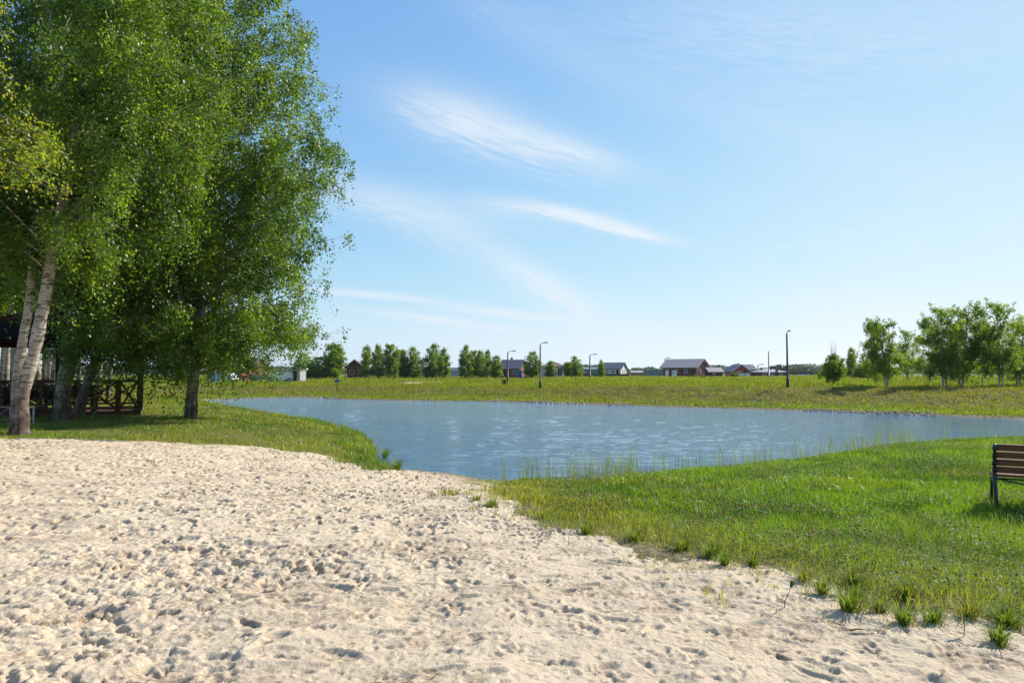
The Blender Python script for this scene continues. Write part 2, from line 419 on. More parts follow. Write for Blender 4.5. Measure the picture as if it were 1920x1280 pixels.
def hz(x, y): return float(height(np.array([x]), np.array([y]))[0])
def ghit(px, py):
    """the point of the ground seen at a picture position"""
    z = 0.0
    for _ in range(25):
        x, y = unproj(px, py, z); z = .5 * z + .5 * hz(x, y)
    return (x, y, hz(x, y))
def at(px, d):
    """ground point at distance d in the direction of a picture column"""
    x = (px - 960) / F * d; return (x, d, hz(x, d))
def sand_mask(x, y):
    d = sdist(SANDP, x, y)
    j = fbm(x / 1.1, y / 1.1, 77, 4) * .55 * np.clip((x + 9) / 6, .15, 1)
    return -(d + j)          # > 0 on sand

def grade(segs):
    """segs: (start, end, step0, step1)"""
    out = []
    for a, b, s0, s1 in segs:
        t = a
        while t < b:
            out.append(t); t += s0 + (s1 - s0) * (t - a) / (b - a)
    out.append(segs[-1][1]); return np.array(out)
def grid_mesh(name, xs, ys, Z, material, attrs=None, keep=None):
    X, Y = np.meshgrid(xs, ys); nx, ny = len(xs), len(ys)
    V = np.stack([X, Y, Z], -1).reshape(-1, 3)
    i = np.arange(nx * ny).reshape(ny, nx)
    Q = np.stack([i[:-1, :-1], i[:-1, 1:], i[1:, 1:], i[1:, :-1]], -1).reshape(-1, 4)
    if keep is not None:
        k = keep.reshape(-1); Q = Q[k[Q].any(1)]
        used = np.zeros(len(V), bool); used[Q.ravel()] = True; re = np.cumsum(used) - 1
        V = V[used]; Q = re[Q]; attrs = {a: b.reshape(-1)[used] for a, b in (attrs or {}).items()}
    else: attrs = {a: b.reshape(-1) for a, b in (attrs or {}).items()}
    return from_arrays(name, V, Q, None, material, None, attrs, smooth=True)

# ---- ground sheet to the horizon
xs = grade([(-4000, -60, 260, 3.0), (-60, -25, 1.5, .3), (-25, 30, .14, .14), (30, 60, .3, 1.5), (60, 4000, 3, 260)])
ys = grade([(-60, 0, 4, .5), (0, 22, .12, .12), (22, 80, .16, .35), (80, 400, .5, 8), (400, 6000, 10, 400)])
X, Y = np.meshgrid(xs, ys)
Z, S, W = height(X, Y, True)
sm = sand_mask(X, Y)
Zg = Z - .16 * sstep(-.05, .35, sm) * (S > -2)
far_dry_shade = W * (sstep(3.5, 6, S) * (1 - sstep(10.5, 14, S))) * .65  # dry slope band, which also takes the painted slope shade
dry = .18 + far_dry_shade + W * .12 * sstep(30, 80, S) + (1 - W) * sstep(1.2, 0, np.abs(sm)) * .5 + .45 * (1 - W) * (X < 0)
bare = sstep(.9, .1, S) * .75 * W + (1 - W) * sstep(.6, 0, S) * .5 + sstep(-.5, .1, sm) * .8 * (1 - W)
grid_mesh('ground', xs, ys, Zg, MAT['ground'], {'dry': dry, 'bare': bare})['kind'] = 'structure'

# ---- sand sheet with footprints
rng = np.random.default_rng(4)
xs = grade([(-26, -14, .25, .05), (-14, -4, .028, .016), (-4, 4.5, .0125, .0125), (4.5, 11, .016, .05)])
ys = grade([(-4, 2.6, .2, .03), (2.6, 6.5, .0105, .0135), (6.5, 17.3, .0145, .030)])
X, Y = np.meshgrid(xs, ys)
Zb, S, W = height(X, Y, True); sm = sand_mask(X, Y)
D = np.zeros_like(X)
def stamp(cx, cy, L, Wd, ang, depth, rim):
    r = L * 1.7
    i0, i1 = np.searchsorted(xs, [cx - r, cx + r]); j0, j1 = np.searchsorted(ys, [cy - r, cy + r])
    if i1 - i0 < 2 or j1 - j0 < 2: return
    dx = X[j0:j1, i0:i1] - cx; dy = Y[j0:j1, i0:i1] - cy; c, s = math.cos(ang), math.sin(ang)
    u = (dx * c + dy * s) / L; v = (-dx * s + dy * c) / (Wd * (1 + .25 * np.sin(u * 2.2)))
    q = np.sqrt(u * u + v * v)
    D[j0:j1, i0:i1] += -depth * (1 - sstep(.62, 1.0, q)) * (1 + .5 * v) + rim * np.exp(-((q - 1.15) / .2) ** 2)
for k in range(300):                                   # tracks
    cx, cy = rng.uniform(-16, 8), rng.uniform(1.5, 17); a = rng.uniform(0, 2 * math.pi) if rng.random() < .5 else rng.normal(.5, .5)
    sg = 1; deep = rng.uniform(.35, 1.0)
    for q in range(rng.integers(5, 16)):
        a += rng.normal(0, .12); cx += .62 * math.cos(a); cy += .62 * math.sin(a); sg = -sg
        stamp(cx + sg * .1 * -math.sin(a), cy + sg * .1 * math.cos(a), rng.uniform(.11, .16), rng.uniform(.04, .055), a + rng.normal(0, .15), .014 * deep, .009 * deep)
for k in range(21000):                                  # scuffs, heels, dents
    s = rng.uniform(.010, .04) * (1 + .6 * (rng.random() < .08)); cy = 1.5 + 15.5 * rng.random() ** .85; fa = cy > 7
    if fa: s = rng.uniform(.022, .055)
    stamp(rng.uniform(-16, 8), cy, s * rng.uniform(1, 2.4), s, rng.uniform(0, 6.28), s * rng.uniform(.16, .36) * (1.5 if fa else 1), s * .14)
for k in range(14000):                                 # small pocks
    s = rng.uniform(.008, .020); stamp(rng.uniform(-8, 6), rng.uniform(2.6, 9), s * rng.uniform(1, 2.6), s, rng.normal(.4, .9), s * rng.uniform(.35, .6), s * .15)
lump = fbm(X / .60, Y / .60, 3, 2) * .040 + fbm(X / .16, Y / .16, 13, 2) * .008
dist = sstep(.0, .35, fbm(X / 1.2, Y / 1.2, 23, 3))    # churned patches
clod = np.abs(fbm(X / .065, Y / .065, 33, 3)) * -.022 * (.2 + dist) - .030 * dist * sstep(.02, .22, fbm(X / .09, Y / .09, 36, 3))
ridge = -np.abs(fbm(X / .42 + fbm(X, Y, 8, 2) * 2, Y / .30, 53, 2)) * .036
Dt = D + lump + clod + ridge
amp = sstep(-.1, .6, S)
Zs = Zb + .012 + Dt * (.3 + .7 * amp) * 1.1 + .02 * sstep(0, .3, sm)
Zs = np.where(sm > 0, Zs, Zs - np.minimum(-sm, 1) * .12)
wet = sstep(.95 + .4 * fbm(X, Y, 15, 3), .1, S) * .9
churn_shade = np.clip(sstep(.05, .4, fbm(X / .5, Y / .3, 27, 4)) * .7 + np.clip(-Dt - .012, 0, .03) * 14, 0, 1)  # churned brown patches, with shade of the dents painted into the colour
grid_mesh('sand', xs, ys, Zs, MAT['sand'], {'wet': wet, 'churn_shade': churn_shade}, keep=(sm > -.9) & (S > -1.2))['kind'] = 'structure'
SX, SY, SZ = xs, ys, Zs
def sand_z(x, y):
    return float(SZ[min(np.searchsorted(SY, y), len(SY) - 1), min(np.searchsorted(SX, x), len(SX) - 1)])

# ---- bare sandy patch on the far bank
def patch(name, pts, dz=.03):
    C_ = np.array([ghit(*p)[:2] for p in pts]); cx, cy = C_.mean(0)
    V = [(cx, cy, hz(cx, cy) + dz)]; n = len(C_)
    rings = 7
    for r in range(1, rings + 1):
        for p in C_:
            q = (cx + (p[0] - cx) * r / rings, cy + (p[1] - cy) * r / rings); V.append((*q, hz(*q) + (dz if r < rings else -.05)))
    T = [(0, 1 + i, 1 + (i + 1) % n) for i in range(n)]; Q = []
    for r in range(rings - 1):
        for i in range(n): a = 1 + r * n; Q.append((a + i, a + n + i, a + n + (i + 1) % n, a + (i + 1) % n))
    o = from_arrays(name, V, Q, T, MAT['sand'], None, {'wet': np.zeros(len(V))}, True); o['kind'] = 'structure'; return o
patch('sand_path', [(738, 718.6), (762, 717), (790, 716.8), (812, 716.6), (840, 715.6), (836, 716.6), (810, 718), (798, 719.6), (775, 720.4), (752, 720)], .05)
patch('sand_path', [(262, 722), (300, 721.4), (345, 721.6), (352, 722.6), (300, 723)], .05)

# ---- water
xs = grade([(-40, -14, .5, .15), (-14, 22, .09, .11), (22, 45, .2, .5)])
ys = grade([(11, 24, .055, .09), (24, 70, .1, .5)])
X, Y = np.meshgrid(xs, ys); S = sdist(POND, X, Y)
wz = WL + (fbm(X / .8 + Y * .15, Y / .33, 61, 3) * .009 + fbm(X / 3, Y / 1.3, 67, 2) * .004) * sstep(1.5, -3, S)
grid_mesh('water', xs, ys, wz, MAT['water'], None, keep=S < 1.8)['kind'] = 'structure'

# ------------------------------------------------------------------ grass (uncountable: stuff)
rng = np.random.default_rng(11)
def blades(name, x, y, z, h, w, lean, rnd, dry, material, az=None):
    n = len(x); a = rng.uniform(0, 2 * np.pi, n) if az is None else az
    f = rng.uniform(0, 2 * np.pi, n)                         # facing of the flat side
    dx, dy = np.cos(a) * lean * h, np.sin(a) * lean * h; wx, wy = np.cos(f) * w / 2, np.sin(f) * w / 2
    V = np.empty((n, 5, 3), np.float32)
    V[:, 0] = np.stack([x - wx, y - wy, z - .02], -1); V[:, 1] = np.stack([x + wx, y + wy, z - .02], -1)
    V[:, 2] = np.stack([x + dx * .35 + wx * .8, y + dy * .35 + wy * .8, z + h * .55], -1)
    V[:, 3] = np.stack([x + dx * .35 - wx * .8, y + dy * .35 - wy * .8, z + h * .55], -1)
    V[:, 4] = np.stack([x + dx, y + dy, z + h * (1 - .28 * lean ** 2)], -1)
    b = np.arange(n)[:, None] * 5
    return from_arrays(name, V.reshape(-1, 3), b + np.array([0, 1, 2, 3]), b + np.array([3, 2, 4]), material, None,
                       {'rnd': np.repeat(rnd, 5), 'dry': np.repeat(dry, 5)})
def scatter(n, x0, x1, y0, y1, bias=1.0):
    return rng.uniform(x0, x1, n), y0 + (y1 - y0) * rng.random(n) ** bias
SPATCH = [unproj(*p, .1) for p in [(736, 719), (762, 717), (790, 716.6), (842, 715), (836, 717), (810, 718.6), (798, 720.2), (775, 721), (750, 720.6)]]
def meadow(name, x, y, hmin, hmax, wid, keep, dryf, label):
    if np.ndim(wid): wid = wid[sdist(SPATCH, x[keep], y[keep]) > 0]
    keep = keep & (sdist(SPATCH, x, y) > 0)
    x, y = x[keep], y[keep]; z = height(x, y); n = len(x)
    clump = fbm(x / .45, y / .45, 91, 3) + fbm(x / 2.5, y / 2.5, 92, 2) * .7
    h = rng.uniform(hmin, hmax, n) * (1 + .9 * clump); h = np.maximum(h, .02)
    rnd = np.clip(.5 + clump * 1.1 + rng.normal(0, .25, n), 0, 1)
    dry = np.clip(dryf(x, y) + rng.normal(0, .16, n), 0, 1) * (rng.random(n) < .9)
    o = blades(name, x, y, z, h, wid * rng.uniform(.7, 1.3, n), rng.uniform(.1, .95, n), rnd, dry, MAT['grass' if y.min() < 25 else 'grass_far'])
    return tag(o, label, 'grass', None, 'stuff')
# near right bank: lush, thinning to tufts at the sand
x, y = scatter(600000, -1.4, 24, 3.4, 21.5, 1.0)
keepn = rng.random(len(x)) < np.clip(9.0 / y, .25, 1) ** 1.6 * np.where(x > y * .95, .35, 1)
x, y = x[keepn], y[keepn]
sm = sand_mask(x, y); S = sdist(POND, x, y)
edge = sstep(.25, -.7, sm)
dens = np.clip(edge * 1.3 + fbm(x / .35, y / .35, 71, 3) * .9 * (1 - edge), 0, 1)
sprout = (sm < .7) & (fbm(x / .16, y / .16, 73, 3) + .25 * fbm(x / 1.2, y / 1.2, 74, 2) > .20 + .22 * sm) & (sm > 0)
keep = ((sm < .25) & (rng.random(len(x)) < np.maximum(dens, .0)) | sprout & (rng.random(len(x)) < .55)) & (S > -.05)
meadow('grass', x, y, .05, .115, np.where(y[keep] < 8, .0055, .011), keep,
       lambda a, b: .80 * sstep(-2.4, .0, sand_mask(a, b)) + .05 + .55 * fbm(a / 1.3, b / 1.3, 5, 3), 'lush green lawn grass on the near bank right of the sand')
# left lawn around the birches and the point
x, y = scatter(420000, -34, -1.5, 13.5, 60, 1.5)
sm = sand_mask(x, y); S = sdist(POND, x, y)
keep = (sm < .1) & (S > .05) & (x > -y * .9) & (rng.random(len(x)) < .35 + 1.6 * (fbm(x / 1.6, y / 1.6, 66, 4) + .25))
o = meadow('grass', x, y, .04, .11, np.where(y[keep] < 24, .014, .03), keep, lambda a, b: .48 + .7 * fbm(a / 2.2, b / 2.2, 6, 4) + .4 * sstep(1.2, .2, sdist(POND, a, b)), 'short patchy lawn grass between the sand and the birches')
# taller grass fringe on the left point
x, y = scatter(60000, -10, -2, 13.5, 30); sm = sand_mask(x, y); S = sdist(POND, x, y)
keep = (sm < .1) & (S > -.02) & (S < .9 + fbm(x, y, 4, 2))
meadow('grass', x, y, .08, .22, .012, keep, lambda a, b: .25 + .5 * fbm(a / 1.2, b / 1.2, 6, 3), 'rough grass fringe along the shore of the left point')
# far bank: coarser clumps
x, y = scatter(460000, -50, 62, 27, 120, 1.7)
S = sdist(POND, x, y); t0 = 24 + np.clip(-x, -5, 12) * 1.1
keep = (S > .4) & (y > t0 + 3) & (np.abs(x) < y * .82 + 4)
keep = keep & (sdist(SPATCH, x, y) > 0); x_, y_ = x[keep], y[keep]; Sk = sdist(POND, x_, y_)
meadow('grass', x, y, .04, .15, .02 + y[keep] * .0009, keep, lambda a, b: .30 - .4 * sstep(3.2, 1.8, Sk) + .5 * sstep(3.5, 6, Sk) * (1 - sstep(10.5, 14, Sk)) + .8 * fbm(a / 7, b / 3, 16, 4), 'rough meadow grass on the far bank of the pond')
x, y = scatter(150000, -130, 130, 100, 320, 1.3); keep = np.abs(x) < y * .8
meadow('grass', x, y, .08, .28, .2, keep, lambda a, b: .35 + .9 * fbm(a / 20, b / 8, 26, 4), 'open field grass in front of the village')
# seeding grass stems and reeds on the right shore
def stems(name, x, y, hmin, hmax, w, label, cat, seed=True):
    n = len(x); z = height(x, y); z = np.maximum(z, WL); a = rng.uniform(0, 6.28, n)
    h = rng.uniform(hmin, hmax, n); o = blades(name, x, y, z, h, np.full(n, w), rng.uniform(.05, .35, n), rng.uniform(.1, .7, n), rng.uniform(.1, .8, n), MAT['grass'], a)
    return tag(o, label, cat, None, 'stuff')
x, y = scatter(110000, -.2, 22, 10, 22); S = sdist(POND, x, y)
pr = np.where(x < 2.6, 1.5, .30) * sstep(-.2, .15, fbm(x / .45, y / .45, 7, 3))
k = (S > -.35) & (S < .75) & (rng.random(len(x)) < pr * .5)
stems('shore_reeds', x[k], y[k], .22, .78, .0075, 'thin tall reeds and seeding grass along the right shore', 'reeds')
x, y = scatter(120000, -45, 60, 30, 90, 1.3); S = sdist(POND, x, y); t0 = 24 + np.clip(-x, -5, 12) * 1.1
k = (y > t0 + 4) & (S > .6) & (np.abs(x) < y * .85) & (fbm(x / 2.2, y / 1.6, 19, 4) > .27) & (rng.random(len(x)) < .5); x, y = x[k], y[k]
n = len(x); o = blades('tall_weeds', x, y, height(x, y), rng.uniform(.18, .5, n), rng.uniform(.03, .06, n), rng.uniform(.1, .6, n), rng.random(n), np.clip(rng.normal(.4, .3, n), 0, 1), MAT['grass_far'])
tag(o, 'tall weed clumps dotted over the far bank', 'weeds', None, 'stuff')
# clover: flat leaf clumps and pink heads
def clover():
    x, y = scatter(200000, .5, 20, 4, 19); sm = sand_mask(x, y); S = sdist(POND, x, y)
    m = fbm(x / .9, y / .9, 41, 3) + .25 * sstep(-4, -1.5, sm)
    k = (sm < -.35) & (S > .5) & (m > .12) & (rng.random(len(x)) < np.clip(8 / y, .3, 1)); x, y = x[k], y[k]; n = len(x)
    z = height(x, y) + rng.uniform(.05, .15, n); r = rng.uniform(.007, .013, n); V = np.empty((n, 4, 3))
    t = rng.normal(0, .35, (n, 2)); a = rng.uniform(0, 6.28, n)
    for q in range(4):
        c, s = np.cos(a + q * np.pi / 2) * r, np.sin(a + q * np.pi / 2) * r
        V[:, q] = np.stack([x + c, y + s, z + c * t[:, 0] + s * t[:, 1]], -1)
    o = from_arrays('clover_leaves', V.reshape(-1, 3), np.arange(n * 4).reshape(n, 4), None, MAT['clover'], None, {'rnd': np.repeat(rng.random(n), 4), 'dry': np.repeat(rng.random(n) * .3, 4)})
    tag(o, 'patches of small clover leaves in the near lawn', 'clover', None, 'stuff')
    x, y = scatter(40000, .5, 16, 4, 18); sm = sand_mask(x, y)
    m = fbm(x / 1.1, y / 1.1, 47, 3)
    k = (sm < -.5) & (sm > -4.2) & (m > .10) & (rng.random(len(x)) < .34); x, y = x[k], y[k]; n = len(x)
    z = height(x, y) + rng.uniform(.11, .2, n); r = rng.uniform(.009, .015, n)
    base = np.array([(1, 0, 0), (0, 1, 0), (-1, 0, 0), (0, -1, 0), (0, 0, 1.1), (0, 0, -.9)])
    V = np.stack([x, y, z], -1)[:, None] + base[None] * r[:, None, None]
    T = np.array([(0, 1, 4), (1, 2, 4), (2, 3, 4), (3, 0, 4), (1, 0, 5), (2, 1, 5), (3, 2, 5), (0, 3, 5)])
    o = from_arrays('clover_flowers', V.reshape(-1, 3), None, (np.arange(n)[:, None, None] * 6 + T[None]).reshape(-1, 3), MAT['pink'], None, {'rnd': np.repeat(rng.random(n), 6), 'dry': np.repeat(rng.random(n), 6)})
    tag(o, 'faded pink clover heads scattered in the near lawn', 'clover flowers', None, 'stuff')
clover()
# stones and gravel along the far shore
def stones():
    x, y = scatter(90000, -45, 40, 26, 66); S = sdist(POND, x, y); t0 = 24 + np.clip(-x, -5, 12) * 1.1
    k = (S > -.2) & (S < .9) & (y > t0 + 4) & (fbm(x / 3, y / 3, 12, 3) > .10); x, y = x[k], y[k]; n = len(x)
    z = np.maximum(height(x, y), WL) + .01; r = rng.uniform(.03, .11, n)
    base = np.array([(1, .2, 0), (.1, 1, .1), (-1, .1, 0), (0, -1, -.1), (.1, 0, .6), (0, 0, -.5)])
    V = np.stack([x, y, z], -1)[:, None] + (base[None] * rng.uniform(.6, 1.3, (n, 6, 3))) * r[:, None, None]
    T = np.array([(0, 1, 4), (1, 2, 4), (2, 3, 4), (3, 0, 4), (1, 0, 5), (2, 1, 5), (3, 2, 5), (0, 3, 5)])
    o = from_arrays('shore_stones', V.reshape(-1, 3), None, (np.arange(n)[:, None, None] * 6 + T[None]).reshape(-1, 3), MAT['stone'])
    tag(o, 'small brown stones along the far waterline', 'stones', None, 'stuff')
stones()

# single tufts at the edge of the sand: one thing each
TUFTS = [(1333, 1043, .17, .13, .15, 'broad dark green grass tuft on the sand edge below the clover'), (1358, 1062, .16, .07, .1, 'small bright green grass tuft touching the broad dark tuft'),
    (1411, 1062, .15, .06, .1, 'narrow upright grass tuft standing alone on the sand edge'), (1508, 1092, .13, .12, .4, 'brownish low grass tuft at the ragged lawn edge above the twig'),
    (1541, 1116, .15, .11, .2, 'bright grass tuft just right of the bare twig'), (1594, 1150, .24, .20, .2, 'largest spiky grass tuft on the sand with long blades'),
    (1652, 1148, .14, .12, .35, 'sparse olive grass tuft right of the largest tuft'), (1696, 1174, .17, .12, .2, 'compact upright grass tuft between the sparse tuft and the spreading tuft'),
    (1749, 1172, .13, .17, .15, 'low spreading grass tuft with dark blades'), (1817, 1160, .18, .14, .55, 'yellowish leafy grass clump behind the small sprig'),
    (1888, 1172, .17, .19, .12, 'dense dark green tuft nearest the right border of the sand'), (1873, 1210, .15, .13, .2, 'bright tuft lowest of all on the sand'),
    (1600, 1095, .16, .16, .35, 'bushy tuft in the thin grass above the largest tuft'), (1700, 1120, .18, .17, .3, 'tall tuft in the thin yellowish grass'),
    (893, 942, .12, .12, .3, 'small low tuft left of the bank where sand meets water'), (922, 952, .16, .2, .25, 'wide tuft at the pointed tip of the right lawn'),
    (1100, 1000, .16, .2, .3, 'rounded tuft leaning over the sand at the middle of the lawn edge'), (1190, 1012, .15, .2, .35, 'ragged tuft with brown roots on the lawn edge'),
    (1280, 1030, .16, .18, .3, 'pale green tuft on the lawn edge left of the broad dark tuft'),
    (745, 882, .42, .12, .15, 'tall thin sedge clump standing in the water beside the beach'), (722, 862, .40, .16, .2, 'dark leaning water weed clump beside the left point')]
def tuft(px, py, h, r, dry, label):
    rg = np.random.default_rng(int(px * 7 + py)); x0, y0, z0 = ghit(px, py); z0 = max(z0, WL)
    if y0 < 16 and z0 > WL + .02: z0 = min(z0 + .01, sand_z(x0, y0) + .005 if sand_mask(np.array([x0]), np.array([y0]))[0] > 0 else z0)
    n = int(110 + 420 * r); a = rg.uniform(0, 6.28, n); q = np.abs(rg.normal(0, .35, n)) * r * .55
    ln = rg.uniform(.25, 1.5, n); hh = h * rg.uniform(.35, 1.0, n)
    V = np.empty((n, 7, 3)); wx, wy = -np.sin(a) * .0032, np.cos(a) * .0032
    bx, by = np.cos(a) * q, np.sin(a) * q
    for k, (t, ww) in enumerate(((0, 1), (.5, .9), (.82, .6))):
        ox, oy = bx + np.cos(a) * ln * hh * t ** 1.6 * .75, by + np.sin(a) * ln * hh * t ** 1.6 * .75
        zz = hh * (t - .25 * ln * t ** 3)
        V[:, 2 * k] = np.stack([ox - wx * ww, oy - wy * ww, zz - .01 * (k == 0)], -1); V[:, 2 * k + 1] = np.stack([ox + wx * ww, oy + wy * ww, zz - .01 * (k == 0)], -1)
    V[:, 6] = np.stack([bx + np.cos(a) * ln * hh * .75, by + np.sin(a) * ln * hh * .75, hh * (1 - .32 * ln)], -1)
    b = np.arange(n)[:, None] * 7
    Q = np.concatenate([b + np.array([0, 1, 3, 2]), b + np.array([2, 3, 5, 4])])
    o = from_arrays('grass_tuft', V.reshape(-1, 3), Q, b + np.array([4, 5, 6]), MAT['tuft'], None,
        {'rnd': np.repeat(np.clip(rg.normal(.55, .25, n), 0, 1), 7), 'dry': np.repeat(np.clip(rg.normal(dry, .2, n), 0, 1), 7)})
    o.location = (x0, y0, z0); tag(o, label, 'grass tuft', 'grass tufts along the edge of sand and water')
for t in TUFTS: tuft(*t)
# bare twig, sprig, fallen stalk
x, y, z = ghit(1471, 1147); z = sand_z(x, y)
t = thing('twig', (x, y, z - .01), 0, 'bare thin twig with one yellow leaf tip stuck upright in the sand', 'twig')
MB().tube([(0, 0, 0), (.003, 0, .05), (.03, .01, .09), (.05, .01, .14)], [.004, .0035, .003, .002], 6).build('stick', MAT['twig'], t)
g = MB()
for k in range(7): g.add([(.05, .01, .13 + k * .004), (.062 + .004 * k, .01 + .004 * (k % 3 - 1), .15 + k * .004), (.055, .014, .165 + k * .004), (.043, .01, .15 + k * .004)], [(0, 1, 2, 3)])
o = g.build('leaf', MAT['clover'], t)
x, y, z = ghit(1808, 1197); z = sand_z(x, y)
t = thing('sprig', (x, y, z - .01), 0, 'small branching weed sprig growing in the sand left of the lowest tuft', 'weed')
g = MB(); lv = MB(); rr = random.Random(5)
g.tube([(0, 0, 0), (.005, 0, .07), (.0, 0, .12)], [.003, .0025, .002], 5)
for k in range(9):
    a = rr.uniform(0, 6.28); z0 = rr.uniform(.04, .11); e = (.06 * math.cos(a), .06 * math.sin(a), z0 + rr.uniform(.03, .07)); g.tube([(0, 0, z0), e], [.0015, .001], 4)
    for q in range(6):
        c = (e[0] * (.4 + q * .12) + rr.uniform(-.01, .01), e[1] * (.4 + q * .12) + rr.uniform(-.01, .01), z0 + (e[2] - z0) * (.4 + q * .12)); s = .012
        lv.add([(c[0] - s, c[1], c[2]), (c[0], c[1] - s * .5, c[2] + .004), (c[0] + s, c[1], c[2] + .006), (c[0], c[1] + s * .5, c[2])], [(0, 1, 2, 3)])
g.build('stem', MAT['twig'], t); lv.build('leaves', MAT['clover'], t)
x, y, z = ghit(1612, 1191); z = sand_z(x, y)
g = MB()
for k in range(4): g.tube([(-.06, .01 * k, .012), (0, .006 * k, .03 - .003 * k), (.09 + .01 * k, -.01 + .004 * k, .016)], [.001, .004, .001], 5)
o = g.build('grass_stalk', MAT['grass']); o.location = (x, y, z); tag(o, 'short fallen green grass stalk lying loose on the sand', 'grass stalk')

# ------------------------------------------------------------------ trees
def polyline(pts, t):
    pts = np.asarray(pts, float); k = np.clip(t, 0, 1) * (len(pts) - 1); i = np.minimum(k.astype(int), len(pts) - 2); f = (k - i)[:, None]
    return pts[i] * (1 - f) + pts[i + 1] * f
def leaf_mesh(P, size, seed, parent, material, name='crown', dry=.08, out=None):
    """P: leaf centres; each leaf a rhombic face; out: outward direction the blades tend to face"""
    rg = np.random.default_rng(seed); n = len(P)
    s = size * rg.uniform(.5, 1.4, n)[:, None]
    nrm = rg.normal(0, 1, (n, 3))
    if out is not None: nrm += out * .55
    nrm /= np.linalg.norm(nrm, axis=1)[:, None] + 1e-9
    d = rg.normal(0, 1, (n, 3)); d[:, 2] -= .9; d -= nrm * (d * nrm).sum(1)[:, None]; d /= np.linalg.norm(d, axis=1)[:, None] + 1e-9
    w = np.cross(nrm, d)
    V = np.stack([P - d * s * .5, P + w * s * .38 - d * s * .1, P + d * s * .55, P - w * s * .38 - d * s * .1], 1)
    low = rg.random(n)
    cl = .5 + vn(P[:, 0] / .8, P[:, 2] / .8 + P[:, 1] * .7, seed) * 1.5
    rnd = np.clip(cl * .6 + low * .5 - .08, 0, 1)
    dr = (rg.random(n) < dry) * rg.uniform(.3, 1, n)
    return from_arrays(name, V.reshape(-1, 3), np.arange(n * 4).reshape(n, 4), None, material, parent, {'rnd': np.repeat(rnd, 4), 'dry': np.repeat(dr, 4)})

